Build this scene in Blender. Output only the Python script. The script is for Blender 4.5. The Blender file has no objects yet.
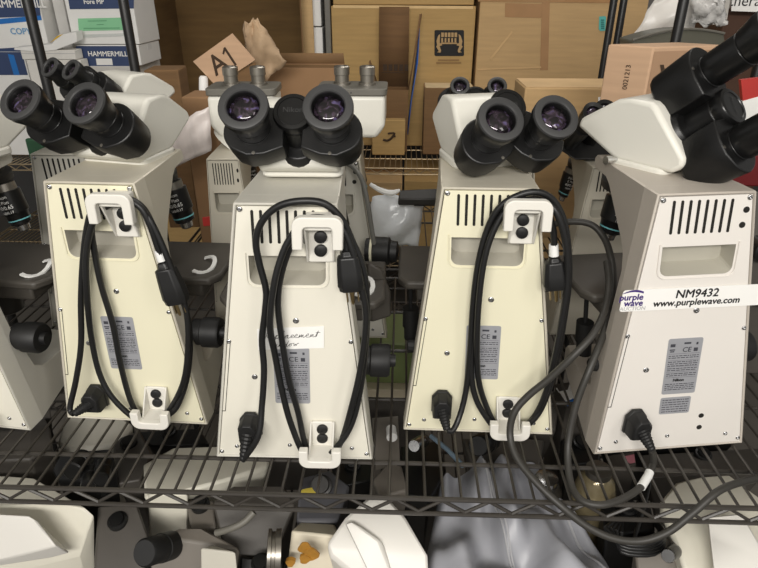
import bpy, bmesh, math, random
from mathutils import Vector, Matrix
random.seed(4)
SC = bpy.context.scene
COL = SC.collection
SH = 0.92                       # height of the shelf that carries the instruments
R = math.radians
# ------------------------------------------------------------------ camera numbers (measured from the photograph)
F, PIT, PSI, H = 600.0, R(26.9), R(2.13), 0.648
def ray(x, y):
    u = x-379; v = y-284
    fw = F*math.cos(PIT)-v*math.sin(PIT); dn = v*math.cos(PIT)+F*math.sin(PIT)
    return u*math.cos(PSI)-fw*math.sin(PSI), u*math.sin(PSI)+fw*math.cos(PSI), -dn
def aty(x, y, Y):
    X, Yr, Z = ray(x, y); t = Y/Yr
    return Vector((X*t, Y, H+Z*t))
def atz(x, y, z=0.0):
    X, Yr, Z = ray(x, y); t = (z-H)/Z
    return Vector((X*t, Yr*t, z))
# ------------------------------------------------------------------ materials
def lin(h):
    h = h.lstrip('#'); c = [int(h[i:i+2], 16)/255 for i in (0, 2, 4)]
    return tuple((x/12.92 if x <= .04045 else ((x+.055)/1.055)**2.4) for x in c)+(1,)
MATS = {}
def mat(name, hexc, rough=.5, metal=0., var=.08, scale=12., bump=0., bscale=80., stretch=None, alpha=1., trans=0., coat=0., spec=.5):
    if name in MATS: return MATS[name]
    m = bpy.data.materials.new(name); m.use_nodes = True
    nt = m.node_tree; b = nt.nodes['Principled BSDF']
    b.inputs['Roughness'].default_value = rough; b.inputs['Metallic'].default_value = metal
    b.inputs['Specular IOR Level'].default_value = spec
    b.inputs['Coat Weight'].default_value = coat
    if trans: b.inputs['Transmission Weight'].default_value = trans
    if alpha < 1: b.inputs['Alpha'].default_value = alpha
    c = lin(hexc)
    tc = nt.nodes.new('ShaderNodeTexCoord'); mp = nt.nodes.new('ShaderNodeMapping')
    nt.links.new(tc.outputs['Object'], mp.inputs['Vector'])
    if stretch: mp.inputs['Scale'].default_value = stretch
    n = nt.nodes.new('ShaderNodeTexNoise'); n.inputs['Scale'].default_value = scale; n.inputs['Detail'].default_value = 4
    nt.links.new(mp.outputs['Vector'], n.inputs['Vector'])
    r = nt.nodes.new('ShaderNodeValToRGB')
    r.color_ramp.elements[0].position = .3; r.color_ramp.elements[1].position = .7
    r.color_ramp.elements[0].color = tuple(x*(1-var) for x in c[:3])+(1,)
    r.color_ramp.elements[1].color = tuple(min(1, x*(1+var)) for x in c[:3])+(1,)
    nt.links.new(n.outputs['Fac'], r.inputs['Fac']); nt.links.new(r.outputs['Color'], b.inputs['Base Color'])
    if bump:
        n2 = nt.nodes.new('ShaderNodeTexNoise'); n2.inputs['Scale'].default_value = bscale; n2.inputs['Detail'].default_value = 3
        nt.links.new(mp.outputs['Vector'], n2.inputs['Vector'])
        bp = nt.nodes.new('ShaderNodeBump'); bp.inputs['Strength'].default_value = bump; bp.inputs['Distance'].default_value = .004
        nt.links.new(n2.outputs['Fac'], bp.inputs['Height']); nt.links.new(bp.outputs['Normal'], b.inputs['Normal'])
    MATS[name] = m
    return m
cream = mat('cream_paint', '#e6e1c6', .42, var=.02, scale=6)
creamw = mat('ivory_paint', '#e4e0d2', .42, var=.02, scale=6)
creamr = mat('warm_white_paint', '#e4dfd8', .42, var=.02, scale=6)
bodyg = mat('shaded_body_paint', '#c6c0b0', .45, var=.03, scale=6)  # these three put the shade on stand sides and tops into the colour
bodyw = mat('pale_shaded_body_paint', '#cbc8bd', .45, var=.03, scale=6)
bodyr = mat('warm_shaded_body_paint', '#bab2a7', .45, var=.03, scale=6)
headw = mat('head_paint', '#dcdad0', .38, var=.03, scale=8)
black = mat('black_enamel', '#101010', .40, var=.15, scale=30, bump=.05, bscale=400)
blacks = mat('black_satin', '#151515', .30, var=.1, scale=20)
capm = mat('black_cap_plastic', '#141414', .28, var=.1)
rub = mat('black_rubber', '#151515', .55, var=.1, scale=30)
eyecup = mat('lit_eyecup_grey', '#383838', .5, var=.06)  # grey puts the light on the eyecup rim into the colour
cordm = mat('black_cord', '#191919', .42, var=.1)
cordg = mat('charcoal_cord', '#35332f', .5, var=.1)
stagem = mat('charcoal_stage', '#4a4640', .5, var=.12, scale=15)
darkm = mat('dark_metal', '#2a2825', .45, var=.2, scale=15)
chrome = mat('chrome', '#c9c9c9', .22, 1., var=.05)
steel = mat('steel', '#9a958c', .35, .9, var=.08)
slot = mat('dark_slot', '#17150f', .8, var=.1)
clipm = mat('hook_plastic', '#e2dfd6', .4, var=.02)
rec = mat('shaded_recess_paint', '#aeaa9d', .5, var=.03)  # darker than the panel: shade inside the recess put into the colour
labm = mat('label_foil', '#a6a7ac', .4, .2, var=.05, scale=30)
ink = mat('label_ink', '#3c3d44', .7, var=.1)
inkb = mat('black_ink', '#161616', .7, var=.05)
whitep = mat('white_paper', '#f1f0ec', .6, var=.02)
purple = mat('purple_ink', '#3b2170', .6, var=.05)
greyink = mat('pale_grey_ink', '#b9b9b9', .6, var=.05)
tagm = mat('white_tag', '#e9e9e6', .5, var=.03)
brass = mat('plug_prong', '#b09a70', .3, 1., var=.1)
shelfm = mat('black_epoxy_wire', '#37332e', .38, var=.15, scale=30, spec=.6)
chromew = mat('warm_lit_chrome_wire', '#b5a283', .38, .7, var=.15)  # tan tint puts the warm light on the chrome into its colour
postm = mat('black_post', '#121110', .4, var=.1)
card = mat('cardboard', '#b3935f', .85, var=.08, scale=5, stretch=(1, 1, 14), bump=.1, bscale=30)
card2 = mat('pale_cardboard', '#bd9d70', .85, var=.07, scale=5, stretch=(1, 1, 14), bump=.1, bscale=30)
card3 = mat('brown_cardboard', '#775a3a', .85, var=.12, scale=5, stretch=(1, 1, 14), bump=.1, bscale=30)
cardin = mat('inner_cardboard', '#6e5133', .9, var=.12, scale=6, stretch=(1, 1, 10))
cardp = mat('pinkish_cardboard', '#c4a283', .85, var=.07, scale=5, stretch=(1, 1, 14))
tape = mat('packing_tape', '#a9825a', .18, var=.08, scale=8)
cink = mat('carton_ink', '#3d2c1c', .8, var=.05)
navy = mat('navy_print', '#35466c', .5, var=.06)
blue = mat('blue_print', '#1f74c4', .5, var=.05)
green_l = mat('green_label', '#8fd0a0', .6, var=.05)
teal = mat('teal_sticker', '#58b3ab', .6, var=.05)
crate = mat('green_plastic', '#7d8a57', .5, var=.08)
beige = mat('beige_board', '#cfc3a8', .6, var=.05)
cloth = mat('grey_vinyl_cloth', '#97989e', .38, var=.12, scale=7, bump=.35, bscale=9)
poly = mat('clear_polythene', '#dfe3e6', .25, var=.12, scale=9, bump=.6, bscale=22)
bubble = mat('bubble_wrap', '#c9c7c4', .2, var=.15, scale=20, bump=.9, bscale=60)
kraft = mat('crumpled_kraft', '#b39879', .7, var=.15, scale=9, bump=.7, bscale=25)
red = mat('red_print', '#b3302a', .5, var=.08)
dred = mat('dark_red_plastic', '#6e1d20', .5, var=.08)
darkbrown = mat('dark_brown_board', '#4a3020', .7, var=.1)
amber = mat('amber_stain', '#a3752f', .3, var=.35, scale=30)
bluef = mat('blue_film', '#2d62b4', .4, var=.1)
greyp = mat('grey_plastic', '#6a675f', .5, var=.08)
greendark = mat('dark_green_box', '#1f4a2e', .6, var=.08)
band_t = mat('teal_band', '#6fb7bd', .4, var=.02)
wallm = mat('wall_paint', '#4b4a49', .8, var=.08, scale=3)
floorm = mat('floor_concrete', '#57534d', .6, var=.15, scale=4)
def lens_mat():
    m = bpy.data.materials.new('coated_lens'); m.use_nodes = True; nt = m.node_tree
    b = nt.nodes['Principled BSDF']; b.inputs['Roughness'].default_value = .05
    b.inputs['Coat Weight'].default_value = .6
    b.inputs['Metallic'].default_value = .35
    tc = nt.nodes.new('ShaderNodeTexCoord'); n = nt.nodes.new('ShaderNodeTexNoise'); n.inputs['Scale'].default_value = 90
    n.inputs['Distortion'].default_value = 1.5
    nt.links.new(tc.outputs['Object'], n.inputs['Vector'])
    r = nt.nodes.new('ShaderNodeValToRGB'); e = r.color_ramp.elements
    e[0].position = .45; e[0].color = (.012, .010, .012, 1); e[1].position = .75; e[1].color = (.16, .13, .30, 1)
    k = e.new(.6); k.color = (.06, .04, .06, 1)
    nt.links.new(n.outputs['Fac'], r.inputs['Fac']); nt.links.new(r.outputs['Color'], b.inputs['Base Color'])
    return m
lensm = lens_mat()
# ------------------------------------------------------------------ mesh builder
ORIG = {}
class MB:
    def __init__(s): s.v = []; s.f = []
    def add(s, vs, fs):
        b = len(s.v); s.v += [Vector(p) for p in vs]; s.f += [tuple(i+b for i in f) for f in fs]; return s
    def box(s, x0, x1, y0, y1, z0, z1, M=None):
        vs = [Vector((x, y, z)) for z in (z0, z1) for y in (y0, y1) for x in (x0, x1)]
        if M: vs = [M @ p for p in vs]
        return s.add(vs, [(0, 2, 3, 1), (4, 5, 7, 6), (0, 1, 5, 4), (2, 6, 7, 3), (0, 4, 6, 2), (1, 3, 7, 5)])
    def loft(s, a, b):
        """solid between two polygons with the same count"""
        n = len(a)
        return s.add(list(a)+list(b), [tuple(range(n))[::-1], tuple(range(n, 2*n))]+[(i, (i+1) % n, n+(i+1) % n, n+i) for i in range(n)])
    def rings(s, rs, closed=False, caps=True):
        n = len(rs[0]); vs = [p for r in rs for p in r]; fs = []
        m = len(rs)
        for k in range(m if closed else m-1):
            a = k*n; b = ((k+1) % m)*n
            fs += [(a+i, a+(i+1) % n, b+(i+1) % n, b+i) for i in range(n)]
        if caps and not closed: fs += [tuple(range(n))[::-1], tuple(range((m-1)*n, m*n))]
        return s.add(vs, fs)
    def lathe(s, p0, ax, prof, n=28, caps=True):
        """prof: (distance along ax, radius)"""
        p0 = Vector(p0); ax = Vector(ax).normalized(); u = ax.orthogonal().normalized(); w = ax.cross(u)
        return s.rings([[p0+ax*d+(u*math.cos(6.28318531*i/n)+w*math.sin(6.28318531*i/n))*r for i in range(n)] for d, r in prof], caps=caps)
    def cyl(s, a, b, r0, r1=None, n=16):
        a = Vector(a); b = Vector(b); r1 = r0 if r1 is None else r1
        return s.lathe(a, b-a, [(0, r0), ((b-a).length, r1)], n)
    def tube(s, pts, r, n=8, sub=0):
        pts = [Vector(p) for p in pts]
        if sub:
            if isinstance(r, list):
                k = len(r)-1; r = [r[min(int(i/sub), k)]+(r[min(int(i/sub)+1, k)]-r[min(int(i/sub), k)])*(i/sub-int(i/sub)) for i in range((len(pts)-1)*sub+1)]
            pts = spline(pts, sub)
        rs = []; t0 = (pts[1]-pts[0]).normalized(); u = t0.orthogonal().normalized()
        for i, p in enumerate(pts):
            t = (pts[min(i+1, len(pts)-1)]-pts[max(i-1, 0)])
            if t.length < 1e-9: t = t0
            t.normalize(); u = (u-t*u.dot(t)).normalized(); w = t.cross(u); rr = r[i] if isinstance(r, list) else r
            rs.append([p+(u*math.cos(2*math.pi*k/n)+w*math.sin(2*math.pi*k/n))*rr for k in range(n)])
        return s.rings(rs)
    def hull(s, pts):
        bm = bmesh.new()
        for p in pts: bm.verts.new(p)
        g = bmesh.ops.convex_hull(bm, input=bm.verts)
        bmesh.ops.delete(bm, geom=[e for e in set(g['geom_interior']+g['geom_unused']) if isinstance(e, bmesh.types.BMVert)], context='VERTS')
        bmesh.ops.dissolve_limit(bm, angle_limit=R(3), verts=bm.verts, edges=bm.edges)
        bm.verts.index_update()
        s.add([v.co.copy() for v in bm.verts], [tuple(v.index for v in f.verts) for f in bm.faces]); bm.free(); return s
    def build(s, name, m, parent=None, bevel=0., seg=2, warp=None, smooth=35, normals=True):
        me = bpy.data.meshes.new(name); o = ORIG.get(parent.name, Vector()) if parent else Vector()
        vs = [Vector(p)-o for p in s.v]
        if warp: vs = [warp(p) for p in vs]
        me.from_pydata(vs, [], s.f)
        bm = bmesh.new(); bm.from_mesh(me)
        if normals: bmesh.ops.recalc_face_normals(bm, faces=bm.faces)
        bm.to_mesh(me); bm.free()
        me.materials.append(m)
        if smooth: me.shade_smooth(); me.set_sharp_from_angle(angle=R(smooth))
        ob = bpy.data.objects.new(name, me); COL.objects.link(ob)
        if parent: ob.parent = parent
        else: ob.location.z = SH
        if bevel:
            b = ob.modifiers.new('edge', 'BEVEL'); b.width = bevel; b.segments = seg; b.limit_method = 'ANGLE'; b.angle_limit = R(35); b.use_clamp_overlap = True
        return ob
def spline(p, sub):
    out = []; n = len(p)
    for i in range(n-1):
        a = p[max(i-1, 0)]; b = p[i]; c = p[i+1]; d = p[min(i+2, n-1)]
        for k in range(sub):
            t = k/sub
            out.append(.5*((2*b)+(c-a)*t+(2*a-5*b+4*c-d)*t*t+(3*b-a-3*c+d)*t**3))
    out.append(p[-1]); return out
def tag(o, label, cat, group=None, kind=None):
    o['label'] = label; o['category'] = cat
    if group: o['group'] = group
    if kind: o['kind'] = kind
    return o
def thing(name, label, cat, loc, rz=0, group=None):
    o = bpy.data.objects.new(name, None); COL.objects.link(o); o.empty_display_size = .05
    o.location = (loc[0], loc[1], loc[2]+SH); o.rotation_euler = (0, 0, rz)
    return tag(o, label, cat, group)
def wthing(name, label, cat, base, group=None):
    """thing whose parts are built in place: base is taken off their vertices"""
    o = thing(name, label, cat, base, 0, group); ORIG[o.name] = Vector(base); return o
def struct(name, mb, m, **k):
    o = mb.build(name, m, **k); o['kind'] = 'structure'; return o
def text(body, size, m, parent, pos, xd, yd, name='lettering', thick=.0003, bold=0., align='CENTER', wrap=None):
    """flat letters: pos = centre, xd reading direction, yd up direction (in the parent's space)"""
    cu = bpy.data.curves.new('t', 'FONT'); cu.body = body; cu.size = size; cu.align_x = align; cu.align_y = 'CENTER'
    cu.resolution_u = 3
    t = bpy.data.objects.new('t', cu); COL.objects.link(t)
    me = bpy.data.meshes.new_from_object(t.evaluated_get(bpy.context.evaluated_depsgraph_get()))
    COL.objects.unlink(t); bpy.data.objects.remove(t); bpy.data.curves.remove(cu)
    if bold:
        v0 = [v.co.copy() for v in me.vertices]; f0 = [tuple(p.vertices) for p in me.polygons]; n0 = len(v0); bpy.data.meshes.remove(me)
        me = bpy.data.meshes.new(name); k0 = ((-1, 0), (1, 0), (0, 1), (0, -1))
        me.from_pydata([v+Vector((dx*bold, dy*bold, q*.00001)) for q, (dx, dy) in enumerate(k0) for v in v0], [], [tuple(i+n0*q for i in f) for q in range(4) for f in f0])
    xd = Vector(xd).normalized(); yd = Vector(yd); yd = (yd-xd*yd.dot(xd)).normalized(); nd = xd.cross(yd); pos = Vector(pos)
    for v in me.vertices:
        if wrap:
            c, ax, rad = wrap; a = v.co.x/rad          # bend round a cylinder: c on axis, yd along axis, nd outward
            v.co = pos-nd*rad+xd*(math.sin(a)*rad)+nd*(math.cos(a)*rad)+yd*v.co.y
        else: v.co = pos+xd*v.co.x+yd*v.co.y+nd*(thick+v.co.z)
    me.name = name; me.materials.clear(); me.materials.append(m)
    ob = bpy.data.objects.new(name, me); COL.objects.link(ob); ob.parent = parent
    if parent and parent.name in ORIG:
        for v in me.vertices: v.co -= ORIG[parent.name]
    return ob
# ================================================================== setting
struct('floor', MB().box(-4, 4, -2.6, 4.2, -SH-.05, -SH), floorm)
struct('wall_back', MB().box(-4, 4, 4.1, 4.2, -SH, 2.1), wallm)
struct('ceiling', MB().box(-4, 4, -2.6, 4.2, 2.1, 2.15), mat('ceiling_paint', '#d8d6d0', .9, var=.03))

def rack(name, label, x0, x1, y0, y1, levels, m, mw, posts, wire_r=.0022, pitch=.0254, phase=0., bars=(), ztop=.75, drop=.029, post_r=.0108):
    t = wthing(name, label, 'shelving', (x0, y0, -SH), None)
    for z in levels:
        b = MB(); n0 = math.ceil((x0-phase)/pitch); x = phase+n0*pitch
        while x < x1:
            b.cyl((x, y0, z), (x, y1, z), wire_r, n=6); x += pitch
        for y in (y0, y1):
            b.cyl((x0, y, z-.001), (x1, y, z-.001), .0036, n=8); b.cyl((x0, y, z-drop), (x1, y, z-drop), .0034, n=8)
            pts = []; k = 0; x = x0+.01
            while x < x1:
                pts.append((x, y+.001, z-(.004 if k % 2 == 0 else drop-.003))); x += .033; k += 1
            b.tube(pts, .0028, 6)
        for x in (x0, x1): b.cyl((x, y0, z-.001), (x, y1, z-.001), .0036, n=8); b.cyl((x, y0, z-drop), (x, y1, z-drop), .0034, n=8)
        for y in bars: b.cyl((x0, y, z-.0055), (x1, y, z-.0055), .0034, n=8)
        b.build('wire_shelf', mw, t)
    for (x, y) in posts:
        b = MB(); prof = [(0, post_r)]
        L = SH+ztop
        b.lathe((x, y, -SH), (0, 0, 1), [(0, post_r*.8), (.01, post_r), (L-.01, post_r), (L, post_r*.8)], 14)
        for z in levels: b.lathe((x, y, z-.035), (0, 0, 1), [(0, post_r*1.25), (.04, post_r*1.1)], 14)
        b.build('post', m, t)
    return t
ph = atz(352.6, 498).x
xp = aty(27, 0, 1.31).x; xl = -1.0; xr = .72
Y0 = .6155
rackA = rack('wire_rack', 'black wire rack carrying the front row of cream microscopes', xl, xr, Y0, 1.31, (0, -.40), postm, shelfm,
     [(xl, Y0+.01), (xl, 1.31), (xp, 1.31), (xr, Y0+.01), (xr, 1.31)], phase=ph, bars=(.689, .843, .997, 1.15))
bx0 = aty(123, 0, 1.40).x; bx1 = aty(684, 0, 1.40).x; bx2 = aty(614, 0, 1.92).x
rackB = rack('wire_rack', 'black wire rack behind, its thin posts rising between the cartons', bx0, bx1, 1.40, 1.92, (-.02, -.40), postm, shelfm,
     [(bx0, 1.40), (bx1, 1.40), (bx2, 1.92), (aty(624, 0, 1.95).x, 1.95)], bars=(1.55, 1.75))
rackC = rack('wire_rack', 'tarnished wire rack farthest back under the big cartons', -2.2, 2.0, 2.72, 3.66, (-.13, -.6), chromew, chromew,
     [(-2.2, 2.72), (2.0, 2.72), (-2.2, 3.66), (2.0, 3.66)], bars=(2.9, 3.07, 3.3))
# ================================================================== microscopes
TOPZ = .405
def hw(z): return .119-.056*z/TOPZ
def rot2(v, a): return Vector((v[0]*math.cos(a)-v[1]*math.sin(a), v[0]*math.sin(a)+v[1]*math.cos(a), v[2]))
class Scope: pass
def panel_point(s, px, py, off=0.):
    """local point where the sight line meets the plane `off` in front (negative y) of the rear panel"""
    X, Y, Z = ray(px, py); n = Vector((-math.sin(s.ang), math.cos(s.ang), 0)); d = Vector((X, Y, Z)); c = Vector((0, 0, H-.0025))
    p0 = Vector((s.base[0], s.base[1], 0))+n*off
    t = (p0-c).dot(n)/d.dot(n); w = c+d*t-Vector((s.base[0], s.base[1], 0))
    return rot2(w, -s.ang)
def rounded(x0, x1, z0, z1, r, k=4, corners=(1, 1, 1, 1)):
    """outline, counter-clockwise from bottom left; corners bl, br, tr, tl"""
    P = []
    for (cx, cz, a0, on) in ((x0, z0, 180, corners[0]), (x1, z0, 270, corners[1]), (x1, z1, 0, corners[2]), (x0, z1, 90, corners[3])):
        if not on: P.append((cx, cz)); continue
        ox = cx+(r if cx == x0 else -r); oz = cz+(r if cz == z0 else -r)
        for i in range(k+1):
            a = R(a0+90*i/k); P.append((ox+r*math.cos(a), oz+r*math.sin(a)))
    return P
def slab(poly, y0, y1): return [Vector((x, y0, z)) for x, z in poly], [Vector((x, y1, z)) for x, z in poly]
from mathutils.geometry import tessellate_polygon

def binocular(t, M, theta=23., L=.0506, roll=0., cup=1.0, capm_=capm, s=1., brand=True, tube_len=0., wb=.014):
    c, sn = math.cos(R(40)), math.sin(R(40))
    s *= 1.0
    B = M @ Matrix.Translation((0, -.027*s, .05*s)) @ Matrix(((1, 0, 0, 0), (0, sn, -c, 0), (0, c, sn, 0), (0, 0, 0, 1))) @ Matrix.Rotation(R(roll), 4, 'Z') @ Matrix.Scale(s, 4)
    T = lambda p: B @ Vector(p)
    ax = (B.to_3x3() @ Vector((0, 0, 1))).normalized()
    def lat(prof, p, n=28): return [(d, r) for d, r in prof], p
    bh = MB()
    def lathe(mb, p, prof, n=28):
        return mb.rings([[T((p[0]+r*math.cos(2*math.pi*i/n), p[1]+r*math.sin(2*math.pi*i/n), p[2]+d)) for i in range(n)] for d, r in prof])
    lathe(bh, (0, 0, -.004), [(-.002, .036), (.010, .036), (.012, .031), (.02, .0262)])
    lathe(bh, (0, -.014, 0), [(-.004, .031), (.012, .031), (.02, .025)])
    lathe(bh, (0, 0, 0), [(.01, .0245), (.054, .0245), (.0555, .0225)])
    for sg in (-1, 1):
        e1 = Vector((sg*math.cos(R(theta)), -math.sin(R(theta)))); e2 = Vector((sg*math.sin(R(theta)), math.cos(R(theta))))
        def poly(k, z, low=0.):
            pts = [(.010, .012*k), (.018, -.014), (.026, -.037*k-low), (L-.001, -.037*k-low), (L+.019*k, -.031*k-low*.6)]
            for i in range(13):
                a = R(-32+142*i/12); pts.append((L+.002+.0355*k*math.cos(a), .000+.032*k*math.sin(a)))
            return [T((e1.x*p+e2.x*q, e1.y*p+e2.y*q, z)) for p, q in pts]
        bh.rings([poly(.82, wb, -.010), poly(.93, wb+.006, -.004), poly(.98, .042), poly(1., .0615), poly(.97, .064)])
    bh.build('binocular_housing', black, t, smooth=30, bevel=.0016)
    for sg in (-1, 1):
        ec = (sg*L*math.cos(R(theta)), -L*math.sin(R(theta)))
        m = MB(); q = tube_len
        lathe(m, (ec[0], ec[1], 0), [(.046, .0235), (.052, .0235), (.053, .0215), (.066, .0215), (.067, .0205), (.083+q, .0205), (.084+q, .023), (.096+q, .0258*cup), (.106+q, .0288*cup), (.1145+q, .0292*cup), (.117+q, .0282*cup), (.1165+q, .0195*cup), (.107+q, .0172*cup)], 36)
        ep = m.build('eyepiece', blacks, t, smooth=40)
        m = MB(); lathe(m, (ec[0], ec[1], 0), [(.1145+q, .0293*cup), (.1172+q, .0284*cup), (.1180+q, .026*cup), (.1180+q, .0205*cup), (.1166+q, .0192*cup)], 36); m.rings([[T((ec[0]+r*math.cos(2*math.pi*i/36), ec[1]+r*math.sin(2*math.pi*i/36), d)) for i in range(36)] for d, r in ((.1166+q, .0192*cup), (.1100+q, .0185*cup))], caps=False)
        m.f = [f for f in m.f if len(f) <= 4]
        m.build('eyecup_rim', eyecup, ep, smooth=40)
        m = MB(); lathe(m, (ec[0], ec[1], 0), [(.107+q, .0171*cup), (.1095+q, .017*cup), (.1118+q, .011*cup), (.1124+q, .004*cup)], 28)
        m.build('lens', lensm, ep, smooth=80)
        m = MB(); lathe(m, (ec[0], ec[1], 0), [(.0665, .0209), (.070, .0222), (.0815+q, .0222), (.083+q, .0209)], 28)
        m.build('dioptre_ring', blacks, ep, smooth=30)
    m = MB(); lathe(m, (0, 0, 0), [(.053, .0232), (.0565, .0248), (.0685, .0248), (.0705, .0235), (.0710, .019), (.0700, .0183)], 36)
    cp = m.build('pivot_cap', capm_, t, smooth=40)
    if brand:
        X = B.to_3x3() @ Vector((1, 0, 0)); Yv = B.to_3x3() @ Vector((0, 1, 0))
        text('Nikon', .010, eyecup, cp, T((0, .002, .0702)), X, Yv)
    for sg in (-1, 1):
        sc_ = MB(); e1 = Vector((sg*math.cos(R(theta)), -math.sin(R(theta)))); e2 = Vector((sg*math.sin(R(theta)), math.cos(R(theta))))
        p = e1*(L+.010)-e2*.0305
        lathe(sc_, (p.x, p.y, .0632), [(0, .0022), (.0012, .0022), (.0013, .001)], 10)
        sc_.build('housing_screw', steel, t)

def scope(base, ang, lean, label, pm, bm_, hooks=True, head='bino', yaw=0., hd={}, group=None, wf=1., k=1., label2=False, screws=True, plates=True, stage_y=.095, headm=None, hx=0., hz=0., lite=False, sw=.126, knob=True, ox=0.):
    s = Scope(); s.base = base; s.ang = ang; s.lean = lean
    t = thing('microscope', label, 'microscope', (base[0], base[1], .0025), ang, group); s.t = t
    t.scale = (k, k, k)
    W = lambda p: Vector((p.x*wf+lean*p.z, p.y, p.z))
    # stand: base, column and arm as one casting
    prof = [(.03, 0), (.232, 0), (.238, .008), (.238, .034), (.226, .046), (.12, .060), (.085, .068), (.066, .082), (.055, .11), (.046, .16), (.042, .285), (.048, .305), (.062, .322), (.128, .377), (.142, .384), (.18, .386), (.187, .390), (.187, .400), (.182, .405), (.03, .405)]
    kk = lambda y, z: 1-(.55 if z > .09 else 1.9)*max(0, y-.03)
    m = MB(); m.loft([Vector((-hw(z)*kk(y, z), y, z)) for y, z in prof], [Vector((hw(z)*kk(y, z), y, z)) for y, z in prof])
    O = [(-.119, 0), (.119, 0), (.063, TOPZ), (-.063, TOPZ)]
    ins = .0034
    I = [(-.119+ins*1.3, ins), (.119-ins*1.3, ins), (.063-ins, TOPZ-ins), (-.063+ins, TOPZ-ins)]
    v = [Vector((x, 0, z)) for x, z in O]+[Vector((x, 0, z)) for x, z in I]+[Vector((x, .031, z)) for x, z in O]+[Vector((x, .031, z)) for x, z in I]
    fs = []
    for i in range(4):
        j = (i+1) % 4; fs += [(i, j, 4+j, 4+i), (i, 8+i, 8+j, j), (4+i, 4+j, 12+j, 12+i)]
    m.add(v, fs)
    m.build('stand', bm_, t, warp=W, smooth=28, bevel=.0014, seg=1)
    # rear panel with the hand recess
    i2 = .0044
    P = [(-.119+i2*1.3, i2), (.119-i2*1.3, i2), (.063-i2, TOPZ-i2), (-.063+i2, TOPZ-i2)]
    Hh = rounded(-.049, .049, .294, .335, .011, 5, (1, 1, 0, 0))
    loops = [[Vector((x, z, 0)) for x, z in P], [Vector((x, z, 0)) for x, z in Hh[::-1]]]
    flat = loops[0]+loops[1]
    m = MB(); m.add([Vector((p.x, .0008, p.y)) for p in flat], [tuple(f) for f in tessellate_polygon(loops)])
    m.add([Vector((x, .0008, z)) for x, z in P]+[Vector((x, .03, z)) for x, z in P], [(i, (i+1) % 4, 4+(i+1) % 4, 4+i) for i in range(4)])
    n = len(Hh); back = [(x*.97, .303+(z-.294)*.74) for x, z in Hh]
    pn = m.build('rear_panel', pm, t, warp=W, smooth=20)
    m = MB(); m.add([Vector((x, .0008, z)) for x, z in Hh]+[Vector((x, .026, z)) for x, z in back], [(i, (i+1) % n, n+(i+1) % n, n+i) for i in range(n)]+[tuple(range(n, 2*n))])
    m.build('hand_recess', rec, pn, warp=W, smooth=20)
    bead = [Vector((-.0525, -.0002, .339))]+[Vector((x*1.07, -.0002, z-.0035)) for x, z in Hh[:-2]]+[Vector((.0525, -.0002, .339))]
    MB().tube(bead, .0009, 6).build('recess_bead', pm, pn, warp=W)
    # vents
    m = MB()
    for i in range(8):
        cx = -.041+.0107*i
        pl = rounded(cx-.0018, cx+.0018, .352, .396, .0017, 3)
        a, b = slab(pl, .0002, .002); m.loft(a, b)
    m.build('vent', slot, pn, warp=W)
    # seam at the edge of the lower cover
    m = MB()
    for z0, z1 in ((.088, .204),):
        f = lambda z: -hw(z)+.0085
        m.add([Vector((f(z0), .0003, z0)), Vector((f(z0)+.0009, .0003, z0)), Vector((f(z1)+.0009, .0003, z1)), Vector((f(z1), .0003, z1))], [(0, 1, 2, 3)])
        for z in (z0, z1): m.box(f(z)-.004, f(z)+.0009, .0002, .0006, z-.0005, z+.0005)
    m.build('panel_seam', slot, pn, warp=W)
    if screws:
        for (x, z, r) in ((-.0555, .397, .0036), (.0555, .397, .0036), (-.0835, .207, .0034), (.0825, .209, .0034), (.009, .241, .0044), (-.0515, .149, .0044), (-.109, .0115, .0034), (.109, .0115, .0034), (-.0855, .022, .0034), (-.006, .026, .0034), (.087, .022, .0034)):
            m = MB().lathe((x, .0012, z), (0, -1, 0), [(0, r), (.0012, r), (.002, r*.8), (.0022, r*.45), (.0012, r*.4)], 14)
            m.build('screw', chrome, t, warp=W, smooth=50)
    if not hooks:
        for (x, z, r) in ((.054, .381, .0042), (.052, .361, .0042), (.043, .06, .0042), (.043, .038, .0042)):
            MB().lathe((x, .002, z), (0, -1, 0), [(0, r), (.0016, r), (.0017, r*.6)], 14).build('hole', slot, pn, warp=W)
    else:
        for up in (1, 0):
            c = .0435
            m = MB(); zz = (.329, .384) if up else (.030, .074)
            a, b = slab(rounded(c-.0155, c+.0155, zz[0], zz[1], .002, 2), .0005, -.004); m.loft(a, b)
            for sx in (-1, 1):
                x = c+sx*.0165; m.hull([Vector((x+dx, y, z)) for dx in (-.0014, .0014) for y, z in (((0, zz[0]), (-.004, zz[0]), (-.03, zz[1]), (0, zz[1])) if up else ((0, zz[1]), (-.004, zz[1]), (-.03, zz[0]), (0, zz[0]))) ])
            z0, z1 = (.361, .402) if up else (.0195, .050)
            X0, X1 = c-.030, c+.030
            inn = .0125
            if up:
                out = rounded(X0, X1, z0, z1, .012, 5, (0, 0, 1, 1))
                pl = out[:2]+out[2:]
                inner = rounded(X0+inn, X1-inn, z0, z1-inn, .005, 3, (0, 0, 1, 1))
            else:
                out = rounded(X0, X1, z0, z1, .014, 6, (1, 1, 0, 0))
                inner = rounded(X0+inn, X1-inn, z0+inn, z1, .005, 3, (1, 1, 0, 0))
            # U outline as one concave polygon
            if up: U = [out[0], (inner[0][0], z0)]+[inner[0]]+inner[2:][::-1]+[inner[1]]+out[1:]
            else: U = out[:-2]+[out[-2], inner[-2]]+inner[:-2][::-1]+[inner[-1], out[-1]]
            U2 = [U[0]]
            for p in U[1:]:
                if abs(p[0]-U2[-1][0])+abs(p[1]-U2[-1][1]) > 1e-6: U2.append(p)
            a, b = slab(U2, -.029, -.0405); m.loft(a, b)
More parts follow.
